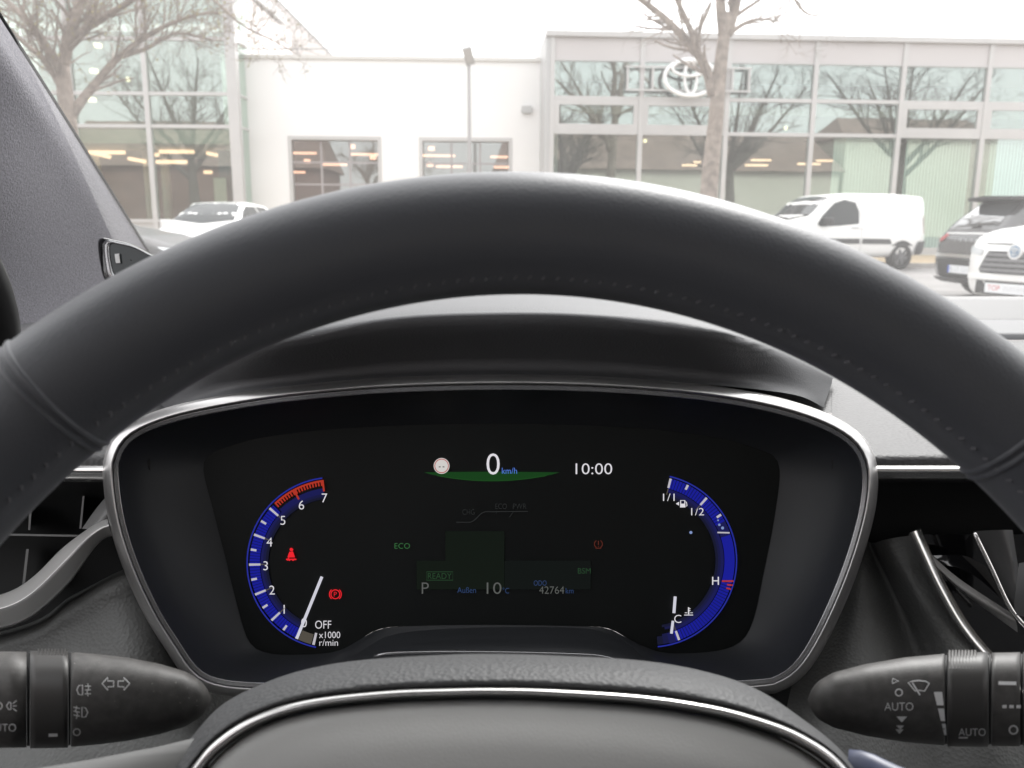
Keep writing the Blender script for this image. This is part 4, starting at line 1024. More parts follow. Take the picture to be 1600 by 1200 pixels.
# centre vent with chrome edge and satin blades
cv = tag(empty('air_vent'), 'centre stack air vent with gloss black cheeks and chrome edge', 'air vent')
ct = [(1424, 832), (1440, 868), (1462, 915), (1496, 975), (1535, 1024), (1600, 1090)]
V_ = [[(x-5, y+2, 0.402) for x, y in ct], [(x-2, y, 0.393) for x, y in ct], [(x+5, y-2, 0.392) for x, y in ct], [(x+11, y-5, 0.396) for x, y in ct], [(x+14, y-7, 0.41) for x, y in ct]]
lofts('chrome_edge', V_, M_chrome, cv, 40, 20)
slab('cheek', [(1440, 835), (1700, 835), (1700, 1120), (1610, 1095), (1540, 1015), (1480, 930)], 0.425, 0.02, M_gloss, cv)
lofts('blade', [[(1456, 868, 0.405), (1500, 905, 0.403), (1580, 958, 0.400)], [(1464, 886, 0.400), (1505, 922, 0.399), (1588, 972, 0.396)], [(1472, 898, 0.404), (1510, 930, 0.403), (1590, 988, 0.400)]], M_satin, cv, 16, 10)
lofts('blade', [[(1458, 868, 0.408), (1506, 868, 0.412), (1540, 885, 0.412)], [(1470, 880, 0.406), (1520, 898, 0.408), (1575, 945, 0.404)]], M_gloss, cv, 16, 8)
lofts('blade', [[(1520, 830, 0.405), (1545, 880, 0.403), (1582, 950, 0.40)], [(1560, 828, 0.40), (1578, 880, 0.40), (1590, 952, 0.398)], [(1582, 828, 0.402), (1590, 880, 0.402), (1600, 940, 0.40)]], M_panelg, cv, 16, 12)
tubeobj('blade_edge', cr([U(*p) for p in [(1522, 832, 0.402), (1548, 885, 0.400), (1582, 955, 0.397), (1625, 1000, 0.395)]], 20), 0.0012, M_chrome, cv, 6)
lofts('blade', [[(1592, 880, 0.40), (1586, 930, 0.398), (1584, 960, 0.396)], [(1650, 870, 0.39), (1650, 930, 0.39), (1650, 975, 0.39)]], M_panelg, cv, 10, 8)
rebase(cv, U(1540, 940, 0.42))

# ------------------------------------------------------------------ instrument cluster
ic = tag(empty('instrument_cluster'), 'lit digital instrument cluster with blue rev counter inside a chrome framed binnacle', 'instrument cluster')
RING = [(163, 738), (168, 707), (184, 679), (215, 657), (270, 637), (350, 620), (450, 605), (600, 592), (770, 587), (930, 590), (1080, 601), (1190, 618), (1270, 640), (1325, 666), (1356, 696), (1369, 735), (1366, 790), (1350, 855), (1325, 925), (1293, 995), (1262, 1045), (1228, 1073), (1180, 1084), (1000, 1090), (770, 1092), (540, 1090), (390, 1088), (325, 1078), (290, 1055), (262, 1015), (228, 960), (195, 887), (172, 812)]
NR = 180
RC = [Vector((p.x, p.y)) for p in cr([(x, y, 0) for x, y in RING], NR, True)]
NRM = []
for i in range(NR):
    t = (RC[(i+2) % NR]-RC[i-2]).normalized(); NRM.append(Vector((-t.y, t.x)))
def ringrow(off, d): return [U(RC[i].x+NRM[i].x*off, RC[i].y+NRM[i].y*off, d) for i in range(NR)]
def ringloft(name, prof, m): return loft(name, [ringrow(o_, d) for o_, d in prof], m, ic, closed=True)
ringloft('outer_frame', [(-3, 0.405), (-2, 0.392), (0, 0.3865), (1, 0.3850), (9.5, 0.3816), (10.5, 0.3814), (12.5, 0.3818), (13.5, 0.386)], M_silver)
ringloft('inner_frame', [(13, 0.3885), (14, 0.3845), (16, 0.384), (20, 0.3858), (21, 0.3855), (22.5, 0.3866), (23, 0.391)], M_chromed)
# cavity from the frame back to the display opening
DISP = [(318, 735), (326, 712), (350, 700), (420, 682), (560, 668), (770, 662), (980, 668), (1120, 684), (1190, 704), (1212, 716), (1218, 745), (1208, 820), (1192, 900), (1178, 965), (1160, 1000), (1125, 1016), (1060, 1021), (1020, 1016), (985, 1000), (950, 982), (900, 978), (770, 976), (640, 978), (590, 984), (555, 1004), (520, 1019), (450, 1023), (410, 1018), (388, 1000), (372, 950), (352, 870), (334, 800)]
DC = [Vector((p.x, p.y)) for p in cr([(x, y, 0) for x, y in DISP], NR, True)]
# align start index with the frame curve by angle
def ang_(p): return math.atan2(p.y-840, p.x-768)
def byang(C, A_):
    best = min(range(NR), key=lambda i: abs((ang_(C[i])-A_+math.pi) % (2*math.pi)-math.pi)); return C[best]
DA = []
import bisect
rel = sorted((ang_(p), i) for i, p in enumerate(DC))
def samp(A_):
    k = bisect.bisect(rel, (A_, 0)); a = rel[k-1]; b = rel[k % len(rel)]
    span = (b[0]-a[0]) % (2*math.pi); f = ((A_-a[0]) % (2*math.pi))/max(span, 1e-6)
    return DC[a[1]].lerp(DC[b[1]], min(1, f))
inn = [RC[i]+NRM[i]*22.5 for i in range(NR)]
DA = [samp(ang_(p)) for p in inn]
cavr = []
for f, d in ((0, 0.388), (0.03, 0.391), (0.3, 0.403), (0.65, 0.414), (0.93, 0.421), (1.0, 0.4225)):
    cavr.append([U(a.x+(b.x-a.x)*f, a.y+(b.y-a.y)*f, d) for a, b in zip(inn, DA)])
loft('cavity_wall', cavr, M_cav, ic, closed=True)
# lower ledge with thin bright line
lofts('ledge', [[(560, 1012, 0.418), (600, 996, 0.418), (650, 986, 0.419), (770, 980, 0.419), (900, 981, 0.419), (950, 990, 0.418), (1000, 1012, 0.418)],
                [(545, 1026, 0.41), (590, 1012, 0.41), (650, 1002, 0.41), (770, 997, 0.41), (900, 998, 0.41), (960, 1008, 0.41), (1010, 1026, 0.41)],
                [(540, 1040, 0.40), (590, 1030, 0.40), (650, 1022, 0.40), (770, 1018, 0.40), (900, 1019, 0.40), (960, 1028, 0.40), (1010, 1040, 0.40)],
                [(520, 1075, 0.392), (590, 1070, 0.392), (650, 1068, 0.392), (770, 1066, 0.392), (900, 1066, 0.392), (960, 1070, 0.392), (1020, 1075, 0.392)]], M_cav, ic, 40, 24)
tubeobj('ledge_trim', cr([U(*p) for p in [(585, 1026, 0.398), (610, 1021, 0.397), (700, 1019, 0.397), (800, 1020, 0.397), (880, 1022, 0.397), (935, 1025, 0.397), (968, 1033, 0.397)]], 40), 0.0009, M_chromed, ic, 6)
# display
Pd = [U(p.x, p.y, 0.4222) for p in DC]; Pe = [U(p.x, p.y, 0.428) for p in DC]
sc = mk('display', Pd+Pe, [tuple(range(NR)), tuple(range(NR, 2*NR))]+[(i, (i+1) % NR, (i+1) % NR+NR, i+NR) for i in range(NR)], M_screen, ic)
def lay(k): return lambda x, y: 0.4218-0.0004*k
W = glow('screen_white', (0.74, 0.72, 0.76)); Wd = glow('screen_grey', (0.10, 0.105, 0.10)); Wdd = glow('screen_faint', (0.024, 0.026, 0.026))
BL = glow('screen_blue', (0.011, 0.014, 0.29)); BN = glow('screen_navy', (0.012, 0.013, 0.085)); BN2 = glow('screen_navy_dim', (0.011, 0.012, 0.055)); BN3 = glow('screen_navy_faint', (0.010, 0.011, 0.030)); BE = glow('screen_blue_edge', (0.02, 0.028, 0.30)); BT = glow('screen_blue_text', (0.10, 0.23, 0.75))
BTd = glow('screen_blue_dim', (0.030, 0.058, 0.15)); RD = glow('screen_red', (0.42, 0.035, 0.02)); RL = glow('lamp_red', (0.85, 0.02, 0.03)); RDd = glow('screen_red_dim', (0.11, 0.022, 0.014))
GR = glow('screen_green', (0.010, 0.050, 0.012)); GD = glow('screen_green_dark', (0.009, 0.019, 0.011)); GT = glow('screen_green_text', (0.035, 0.14, 0.045)); GTd = glow('screen_green_dim', (0.022, 0.062, 0.027))
# local dimming zones of the screen that glow faintly
i_ = Ink(lay(0.5))
for x0, y0, x1, y1 in ((696, 830, 788, 876), (651, 876, 788, 921)): i_.poly([(x0, y0), (x1, y0), (x1, y1), (x0, y1)])
i_.build('dim_zone', glow('zone_green', (0.0075, 0.0106, 0.0078)), sc)
i_ = Ink(lay(0.5))
for x0, y0, x1, y1 in ((788.5, 876, 923, 921),): i_.poly([(x0, y0), (x1, y0), (x1, y1), (x0, y1)])
i_.build('dim_zone', glow('zone_grey', (0.0071, 0.0088, 0.0082)), sc)
# rev counter
cx, cy, RR = 520, 880, 135
def va(v): return 244-21*v
i_ = Ink(lay(1)); i_.arc(cx, cy, RR-21, RR-5, va(0), va(5.15), 60); i_.build('rev_band', BL, sc)
i_ = Ink(lay(1)); i_.arc(cx, cy, RR-26, RR-22, va(0.1), va(7), 60); i_.arc(cx, cy, RR-22, RR-17, va(5.2), va(7), 20); i_.build('rev_inner_band', BN, sc)
for r0_, r1_, mm_ in ((30, 26, BN2), (34, 30, BN3)):
    i_ = Ink(lay(1)); i_.arc(cx, cy, RR-r0_, RR-r1_, va(0.1), va(7), 60); i_.build('rev_inner_band', mm_, sc)
i_ = Ink(lay(2)); i_.arc(cx, cy, RR-2.2, RR, va(-0.7), va(7), 80); i_.build('rev_edge', BE, sc)
i_ = Ink(lay(2))
for v10 in range(1, 52):
    a = va(v10/10); i_.arc(cx, cy, RR-21, RR-5, a-0.22, a+0.22, 1)
i_.build('rev_graduation', glow('screen_gap', (0.006, 0.008, 0.06)), sc)
i_ = Ink(lay(3)); 
for v in range(0, 6): i_.arc(cx, cy, RR-22, RR-4, va(v)-0.8, va(v)+0.8, 1)
for v in (0.5, 1.5, 2.5, 3.5, 4.5): i_.arc(cx, cy, RR-14, RR-5, va(v)-0.8, va(v)+0.8, 1)
i_.arc(cx, cy, RR-23, RR-4, va(-0.6)-0.9, va(-0.6)+0.9, 1)
i_.build('rev_ticks', glow('screen_tick', (0.50, 0.48, 0.52)), sc)
i_ = Ink(lay(3))
for v in range(1, 6): i_.arc(cx, cy, RR-34, RR-22, va(v)-0.45, va(v)+0.45, 1)
i_.arc(cx, cy, RR-20, RR-4, va(-0.08), va(-0.52), 6)
i_.build('rev_tick_tails', glow('screen_tail', (0.085, 0.075, 0.06)), sc)
i_ = Ink(lay(3))
n_ = 18
for k in range(n_): a = va(5.25)+(va(6.95)-va(5.25))*k/(n_-1); i_.arc(cx, cy, RR-13, RR-4, a-0.55, a+0.55, 1)
i_.arc(cx, cy, RR-7, RR-4, va(5.25), va(7), 20)
for v in (6, 7): i_.arc(cx, cy, RR-22, RR-4, va(v)-0.7, va(v)+0.7, 1)
i_.build('rev_red_zone', RD, sc)
i_ = Ink(lay(3))
for s, x, y in (('7', 507, 778), ('6', 471, 789), ('5', 442, 813), ('4', 421, 847), ('3', 415, 884), ('2', 425, 922), ('1', 444, 952), ('0', 475, 973)): i_.text(s, x, y, 14)
i_.text('OFF', 505, 976, 12.5, 25); i_.text('x1000', 515, 992, 10, 33); i_.text('r/min', 513.5, 1004, 10, 29); i_.build('rev_numerals', W, sc)
i_ = Ink(lay(5)); i_.line([(503, 901), (463.5, 998)], 4.6); i_.build('rev_needle', glow('needle', (0.62, 0.62, 0.70)), sc)
# telltales
i_ = Ink(lay(3)); i_.disc(455, 858.5, 2.6, 12); i_.poly([(452, 862), (458, 862), (461, 871), (449, 871)]); i_.line([(447, 874), (463, 874)], 2.2); i_.line([(449, 873), (453, 876)], 2); i_.line([(461, 873), (457, 876)], 2); i_.line([(449, 876), (458, 858)], 1.3); i_.build('seat_belt_telltale', RL, sc)
i_ = Ink(lay(3)); i_.arc(524, 928.5, 6.2, 7.6, 0, 360, 28); i_.text('P', 524, 928.5, 7.5); i_.arc(524, 928.5, 8.6, 10, 130, 230, 12); i_.arc(524, 928.5, 8.6, 10, -50, 50, 12); i_.build('park_brake_telltale', RL, sc)
# centre read-outs
i_ = Ink(lay(2)); i_.disc(690, 728, 12.4, 32); i_.build('sign_disc', glow('sign_white', (0.62, 0.60, 0.58)), sc)
i_ = Ink(lay(3)); i_.arc(690, 728, 10, 11.2, 0, 360, 36); i_.build('sign_ring', glow('sign_red', (0.42, 0.05, 0.04)), sc)
i_ = Ink(lay(3)); i_.line([(685.5, 729.5), (688.5, 729.5)], 1.5); i_.line([(691.5, 729.5), (694.5, 729.5)], 1.5); i_.build('sign_dashes', glow('sign_ink', (0.03, 0.03, 0.03)), sc)
i_ = Ink(lay(3)); i_.text('0', 770.5, 725, 33, 20.5); i_.build('speed_digit', W, sc)
i_ = Ink(lay(3)); i_.text('10:00', 928, 732.5, 17, 57); i_.build('clock_digits', W, sc)
i_ = Ink(lay(3)); i_.text('km/h', 796, 735.5, 9.5, 23.5); i_.build('speed_unit', BT, sc)
i_ = Ink(lay(1))
topc = [(662+213*t, 738-1.0*math.sin(math.pi*t)) for t in [k/20 for k in range(21)]]; botc = [(662+213*t, 738+13.5*math.sin(math.pi*t)**0.8) for t in [k/20 for k in range(21)]]
for a, b, c2, d2 in zip(topc, topc[1:], botc[1:], botc): i_.poly([a, b, c2, d2])
i_.build('eco_glow', GR, sc)
i_ = Ink(lay(2)); i_.line([(a[0], a[1]) for a in botc[2:-2]], 1.0); i_.build('eco_glow_edge', glow('green_edge', (0.014, 0.075, 0.016)), sc)
i_ = Ink(lay(3)); i_.text('ECO', 628.5, 853, 8.5, 24); i_.build('eco_text', GT, sc)
i_ = Ink(lay(3)); i_.text('READY', 687, 900, 9, 37); i_.line([(666.5, 893.5), (707.5, 893.5), (707.5, 906.5), (666.5, 906.5)], 0.9, True); i_.text('BSM', 913, 892, 8.5, 20); i_.build('ready_text', GTd, sc)
i_ = Ink(lay(3)); i_.text('P', 664.5, 919, 18, 11); i_.build('gear_letter', Wd, sc)
i_ = Ink(lay(3)); i_.text('10', 772, 919, 18, 23); i_.build('temperature_digits', Wd, sc)
i_ = Ink(lay(3)); i_.text('42764', 862, 922, 11.5, 39); i_.build('odometer_digits', Wd, sc)
i_ = Ink(lay(3)); i_.text('Au\u00dfen', 729, 922, 9, 29); i_.text('\u00b0C', 790.5, 923, 8.5, 10); i_.text('ODO', 844, 911, 8, 20); i_.text('km', 890, 923, 8.5, 12); i_.build('blue_captions', BTd, sc)
i_ = Ink(lay(3)); i_.text('CHG', 732, 800, 8.5, 19); i_.text('ECO', 783, 791, 8.5, 18); i_.text('PWR', 812, 791, 8.5, 21)
i_.line([(713, 816), (735, 816), (741, 813), (752, 802), (758, 799.5), (825, 799)], 1.3); i_.line([(777, 799), (775, 803)], 0.9); i_.line([(802, 800), (796, 808)], 0.9); i_.build('power_line', Wdd, sc)
i_ = Ink(lay(3)); i_.arc(935, 850, 5.6, 6.8, 120, 240, 10); i_.arc(935, 850, 5.6, 6.8, -60, 60, 10); i_.line([(930.5, 856.5), (939.5, 856.5)], 1.2); i_.line([(935, 845), (935, 851.5)], 1.3); i_.line([(935, 853), (935, 854.4)], 1.3); i_.build('tyre_telltale', RDd, sc)
# fuel and temperature
cx, cy, RR = 1016, 876, 136
i_ = Ink(lay(1)); i_.arc(cx, cy, RR-20, RR-4, 76, 28, 30); i_.arc(cx, cy, RR-20, RR-4, 18, -72, 40); i_.build('fuel_band', BL, sc)
i_ = Ink(lay(1)); i_.arc(cx, cy, RR-26, RR-21, 76, -74, 60); i_.arc(cx, cy, RR-20, RR-4, 28, 18, 4); i_.arc(cx, cy, RR-20, RR-3, -72, -77, 4); i_.build('fuel_inner_band', BN, sc)
for r0_, r1_, mm_, a0_, a1_ in ((30, 26, BN2, 74, -78), (34, 30, BN3, 72, -80)):
    i_ = Ink(lay(1)); i_.arc(cx, cy, RR-r0_, RR-r1_, a0_, a1_, 60); i_.arc(cx, cy, RR-20 if mm_ is BN2 else RR-17, RR-4, -77 if mm_ is BN2 else -81, -81 if mm_ is BN2 else -85, 4); i_.build('fuel_inner_band', mm_, sc)
i_ = Ink(lay(2)); i_.arc(cx, cy, RR-2.2, RR, 77, -85, 80); i_.build('fuel_edge', BE, sc)
i_ = Ink(lay(2))
for a in [74-2.2*k for k in range(21)]+[-16-2.2*k for k in range(25)]: i_.arc(cx, cy, RR-20, RR-4, a-0.25, a+0.25, 1)
i_.build('fuel_graduation', MATS['screen_gap'], sc)
i_ = Ink(lay(3))
for a, r0 in ((76, 20), (63.5, 13), (48, 20), (33, 13), (-70, 20)): i_.arc(cx, cy, RR-r0+1, RR-4, a-0.8, a+0.8, 1)
i_.line([(1121, 832), (1140, 832.5)], 2.2); i_.build('fuel_ticks', MATS['screen_tick'], sc)
i_ = Ink(lay(3))
for a in (76, 48, -70): i_.arc(cx, cy, RR-30, RR-20, a-0.4, a+0.4, 1)
i_.build('fuel_tick_tails', MATS['screen_tail'], sc)
i_ = Ink(lay(3)); i_.line([(1128, 908), (1146, 908)], 2.6); i_.line([(1136, 913.5), (1145, 914.5)], 2.4); i_.line([(1135, 919), (1142, 920.5)], 2.4); i_.build('hot_marks', RD, sc)
i_ = Ink(lay(3)); i_.text('1/1', 1045, 777, 11.5, 18); i_.text('1/2', 1090, 799.5, 11.5, 20); i_.text('H', 1118, 907.5, 12.5); i_.text('C', 1059, 967, 12.5)
i_.poly([(1056, 787), (1061, 784), (1061, 790)]); i_.line([(1063.5, 792), (1063.5, 782), (1070, 782), (1070, 792)], 1.6); i_.line([(1062.5, 792), (1071, 792)], 1.6); i_.poly([(1064, 787), (1070, 787), (1070, 792), (1064, 792)]); i_.line([(1070, 784), (1072.5, 784.5), (1073.5, 790), (1071.5, 791)], 1.2)
i_.line([(1076, 949), (1076, 960)], 2); i_.line([(1076, 951), (1079, 951)], 1); i_.line([(1076, 954), (1079, 954)], 1); i_.line([(1069, 961), (1083, 961)], 1.2); i_.line([(1070, 957.5), (1074, 957.5)], 1); i_.line([(1078.5, 957.5), (1082.5, 957.5)], 1)
i_.build('fuel_numerals', W, sc)
i_ = Ink(lay(5)); i_.line([(1055, 932), (1053, 958)], 4.6); i_.line([(1051.5, 970), (1049, 990)], 4.2); i_.build('fuel_needle', MATS['needle'], sc)
i_ = Ink(lay(3)); i_.disc(1079.5, 832, 2.4, 10); i_.disc(1124, 820, 2.0, 8); i_.disc(1129, 825, 2.4, 8); i_.disc(1122, 813, 1.4, 8); i_.build('light_fleck', glow('fleck', (0.22, 0.30, 0.55)), sc)
rebase(ic, U(768, 1090, 0.42))

# ------------------------------------------------------------------ steering wheel
swl = tag(empty('steering_wheel'), 'black leather steering wheel with grey airbag pad edged in chrome', 'steering wheel')
WC = (0.0039, 0.1265, 0.1718); WA, WBt, WR = 0.2575, 0.035, 0.0005; RW = 0.172
n_ = Vector((math.sin(WBt)*math.cos(WA), -math.sin(WA), -math.cos(WBt)*math.cos(WA)))
uu = n_.cross(Vector((0, 1, 0))).normalized(); vv = n_.cross(uu)
if vv.y > 0: vv = -vv
u2 = uu*math.cos(WR)+vv*math.sin(WR); v2 = -uu*math.sin(WR)+vv*math.cos(WR)
if u2.x < 0: pass
def wpt(t, a, r):              # t: angle round the wheel, a: angle round the tube
    rad = u2*math.cos(t)+v2*math.sin(t); C_ = Vector(WC)+rad*RW
    p = C_+rad*(math.cos(a)*r)+n_*(math.sin(a)*r)
    return camC(p.x, p.y, p.z)
def rr(t): return 0.0160-0.0006*math.cos(t)
NT = 260; NA = 40; V = []; Fc = []
for i in range(NT):
    t = 2*math.pi*i/NT
    for j in range(NA): V.append(wpt(t, 2*math.pi*j/NA, rr(t)))
for i in range(NT):
    for j in range(NA): Fc.append((i*NA+j, i*NA+(j+1) % NA, ((i+1) % NT)*NA+(j+1) % NA, ((i+1) % NT)*NA+j))
rim = mk('rim', V, Fc, M_leather, swl, True)
def pxof(p):
    q = CM.inverted() @ p; return 800+F*q.x/-q.z, 600-F*q.y/-q.z
def findt(px, lo, hi):
    return min([lo+(hi-lo)*k/400 for k in range(401)], key=lambda t: abs(pxof(wpt(t, 0, 0))[0]-px))
left = pxof(wpt(math.pi, 0, 0))[0] < 800
tl = findt(84, *((math.pi/2, math.pi*1.02) if left else (-0.05, math.pi/2)))
tr = findt(1588, *((-0.05, math.pi/2) if left else (math.pi/2, math.pi*1.02)))
for tt in (tl, tr):
    for dt, rad_ in ((0.007, 0.0010), (-0.007, 0.0010)):
        pth = [wpt(tt+dt, 2*math.pi*j/40, rr(tt)-0.0004) for j in range(41)]
        tubeobj('grip_seam', pth, rad_, M_leather, rim, 6)
st_ = MB()
sgn = 1 if left else -1
for k in range(110):
    t = R(18)+R(144)*k/109; a = R(160)
    for da_ in (R(-4),):
        p = wpt(t-0.0022, a+da_, rr(t)+0.0001); q = wpt(t+0.0022, a, rr(t)+0.0001)
        Vt, Ft = tube([p, q], 0.00042, 4); st_.add(Vt, Ft)
st_.build('stitching', M_thread, rim)
# hub: leather dome, chrome arc, pad
HO = [(210, 1260), (300, 1150), (345, 1102), (400, 1072), (470, 1047), (560, 1031), (700, 1022), (780, 1021), (860, 1023), (1000, 1031), (1100, 1048), (1180, 1075), (1250, 1120), (1320, 1178), (1400, 1280)]
HC = [(255, 1262), (300, 1196), (335, 1156), (395, 1117), (480, 1091), (600, 1077), (700, 1073), (770, 1072), (860, 1074), (1000, 1083), (1110, 1099), (1190, 1120), (1255, 1146), (1315, 1188), (1370, 1262)]
def mixh(f, dy, d): return [(a[0]+(b[0]-a[0])*f, a[1]+(b[1]-a[1])*f+dy, d) for a, b in zip(HO, HC)]
lofts('hub_surround', [mixh(0, 16, 0.262), mixh(0, 4, 0.252), mixh(0.02, 0, 0.246), mixh(0.15, 0, 0.238), mixh(0.4, 0, 0.230), mixh(0.75, 0, 0.224), mixh(0.94, 0, 0.2225), mixh(1.0, 1, 0.2245), mixh(1.0, 6, 0.230)], M_leather2, swl, 90, 50)
def ctr(f, dy, d): return [(790+(x-790)*f, 1262+(y-1262)*f+dy, d) for x, y in HC]
lofts('chrome_arc', [[(x, y+1, 0.228) for x, y in HC], [(x, y+2.5, 0.2215) for x, y in HC], [(790+(x-790)*0.99, y+8, 0.2195) for x, y in HC], [(790+(x-790)*0.982, y+14, 0.2205) for x, y in HC], [(790+(x-790)*0.976, y+18, 0.225) for x, y in HC]], M_chrome, swl, 90, 24)
i0 = [(790+(x-790)*0.972, y+19) for x, y in HC]
def pad(f, dy, d): return [(790+(x-790)*f, 1400+(y-1400)*f+dy, d) for x, y in i0]
lofts('airbag_pad', [pad(1.0, 0, 0.228), pad(0.995, 3, 0.2215), pad(0.985, 7, 0.219), pad(0.95, 14, 0.2165), pad(0.8, 24, 0.211), pad(0.55, 40, 0.206), pad(0.1, 80, 0.20)], M_pad, swl, 90, 50)
# dust on the hub
bv = [BVHTree.FromPolygons([tuple(v.co) for v in o_.data.vertices], [tuple(p.vertices) for p in o_.data.polygons]) for o_ in swl.children if o_.name.split('.')[0] in ('hub_surround', 'airbag_pad')]
rng = random.Random(12); du = MB(); org = Vector((0, 0, CAMZ))
for k in range(130):
    x = rng.uniform(330, 1290); y = 1026+((x-790)/520)**2*90+rng.uniform(0, 1)**1.5*170
    r_ = ray(x, y).normalized(); hs_ = [h for h in (b.ray_cast(org, r_) for b in bv) if h[0] is not None]
    if not hs_: continue
    h = min(hs_, key=lambda q_: q_[3]); nn = h[1] if h[1].dot(r_) < 0 else -h[1]; a_ = nn.orthogonal().normalized(); b_ = nn.cross(a_); s0 = rng.choice((0.00005, 0.00007, 0.0001)); c_ = h[0]+nn*0.00012
    if c_.z < 0.5: continue
    du.add([c_+(a_*math.cos(t)+b_*math.sin(t))*s0 for t in (0, 1.2, 2.5, 3.8, 5)], [(0, 1, 2, 3, 4)])
do_ = du.build('dust_specks', M_dust, swl); do_['kind'] = 'stuff'
# spokes
lofts('spoke', [[(-400, 1235, 0.20), (-100, 1222, 0.215), (100, 1196, 0.228), (230, 1172, 0.236), (320, 1150, 0.240)], [(-400, 1250, 0.195), (-100, 1236, 0.208), (110, 1208, 0.221), (240, 1184, 0.230), (325, 1168, 0.236)], [(-400, 1400, 0.185), (-100, 1390, 0.195), (110, 1380, 0.205), (240, 1370, 0.215), (330, 1360, 0.22)]], mat('spoke_plastic', (0.13, 0.13, 0.128), 0.6), swl, 30, 16)
lofts('spoke', [[(1330, 1172, 0.240), (1360, 1176, 0.236), (1450, 1210, 0.228), (1700, 1240, 0.215), (2000, 1255, 0.20)], [(1325, 1186, 0.234), (1355, 1192, 0.230), (1450, 1225, 0.221), (1700, 1255, 0.208), (2000, 1270, 0.195)], [(1320, 1360, 0.22), (1355, 1370, 0.215), (1450, 1380, 0.205), (1700, 1390, 0.195), (2000, 1400, 0.185)]], M_navyplastic, swl, 30, 16)
rebase(swl, camC(WC[0], WC[1]+0.02, WC[2]+0.06))

# ------------------------------------------------------------------ control stalks
def stalk(name, label, tip, dirx, prof, secs, d0, cy):
    root = tag(empty(name), label, 'control stalk')
    kd = d0/F
    def radius(s):
        for a, b in zip(prof, prof[1:]):
            if s <= b[0]:
                t = (s-a[0])/max(b[0]-a[0], 1e-6); return a[1]+(b[1]-a[1])*t, a[2]+(b[2]-a[2])*t
        return prof[-1][1], prof[-1][2]
    def axis(s): return cy(s)
    def section(nm, s0, s1, n, m, k=1.0, cap=True):
        rows = []
        for i in range(n+1):
            s = s0+(s1-s0)*i/n; rp, sq = radius(s); rp *= k
            ring = []
            for j in range(40):
                a = 2*math.pi*j/40; e = 0.86
                ca, sa = math.cos(a), math.sin(a)
                ca = math.copysign(abs(ca)**e, ca); sa = math.copysign(abs(sa)**e, sa)
                ring.append(U(tip+dirx*s, axis(s)-rp*sa, d0-rp*kd*1.0*ca))
            rows.append(ring)
        return loft(nm, rows, m, root, closed=True, capv=cap)
    objs = {}
    for nm, s0, s1, n, m, k in secs: objs[nm+str(s0)] = section(nm, s0, s1, n, m, k)
    def dep(k=1.0):
        def f(x, y):
            s = (x-tip)*dirx; rp, _ = radius(s); rp *= k
            q = max(-0.999, min(0.999, (y-axis(s))/rp)); sa = abs(q)**(1/0.86); ca = math.sqrt(max(0, 1-sa*sa))**0.86
            return d0-rp*kd*ca-0.00025
        return f
    return root, objs, dep, radius, axis
M_knurl = mat('stalk_ring', (0.045, 0.043, 0.041), 0.45)
profL = [(0, 1, 0), (3, 10, 0), (8, 19, 0), (18, 30, 0), (40, 43, 0), (80, 55, 0), (130, 65, 0), (180, 71, 0), (215, 74, 0), (520, 78, 0)]
Lr, Lo, Ld, Lrad, Lax = stalk('turn_signal_stalk', 'black indicator and headlight stalk with white arrow symbols', 330, -1, profL,
    [('lever_tip', 0, 219, 40, M_stalk, 1.0), ('gap_ring', 219.5, 223, 2, M_black, 0.97), ('fog_ring', 223.5, 283, 6, M_knurl, 1.02), ('gap_ring', 283.5, 288, 2, M_black, 0.97), ('light_switch_ring', 288.5, 520, 8, M_stalk, 1.0)], 0.275, lambda s: 1092+0.004*s)
rib = MB()
for k in range(9):
    x = 330-228-5.2*k
    p0 = [U(x, 1092-77*math.sin(R(a)), 0.275-77*0.275/F*math.cos(R(a))) for a in (62, 72, 82, 92, 102)]
    Vt, Ft = tube(p0, 0.00035, 5); rib.add(Vt, Ft)
rib.build('grip_ribs', M_knurl, Lo['fog_ring223.5'])
q = Ink(Ld(1.0))
for sx in (-1, 1):
    c0 = 181+sx*11.5
    q.line([(c0+sx*10, 1068), (c0+sx*1, 1058.5), (c0+sx*1, 1064), (c0-sx*8, 1064), (c0-sx*8, 1073), (c0+sx*1, 1073), (c0+sx*1, 1078.5)], 1.7, True)
def foglamp(i, x, y, flip):
    s = -1 if flip else 1
    i.line([(x-s*2, y-8), (x-s*8, y-6.5), (x-s*11, y), (x-s*8, y+7), (x-s*2, y+8)], 1.7, True)
    for dy in (-6, 0, 6): i.line([(x+s*1.5, y+dy), (x+s*11, y+dy-(2 if flip else 0))], 1.5)
    i.line([(x+s*6, y-10), (x+s*7.5, y-3), (x+s*5, y+3), (x+s*6.5, y+10)], 1.3)
foglamp(q, 131, 1078, False); foglamp(q, 126, 1113, True)
q.arc(120, 1144, 4.4, 6, 0, 360, 24); q.build('printed_symbols', M_print, Lo['lever_tip0'])
q = Ink(Ld(1.02)); q.poly([(76, 1146.5), (90, 1146), (90, 1151), (76, 1151.5)]); q.build('ring_mark', M_print, Lo['fog_ring223.5'])
q = Ink(Ld(1.0)); q.arc(-2, 1103, 4.5, 6.2, -90, 90, 14); q.line([(14, 1097), (10, 1103), (14, 1109)], 1.7); q.line([(14, 1097), (17, 1098), (17, 1108), (14, 1109)], 1.7)
for dy in (-6, 0, 6): q.line([(20, 1103+dy*0.6), (26, 1103+dy*1.4)], 1.5)
q.text('AUTO', 3, 1137, 12, 44); q.build('printed_symbols', M_print, Lo['light_switch_ring288.5'])
rng = random.Random(4); du = Ink(Ld(1.0))
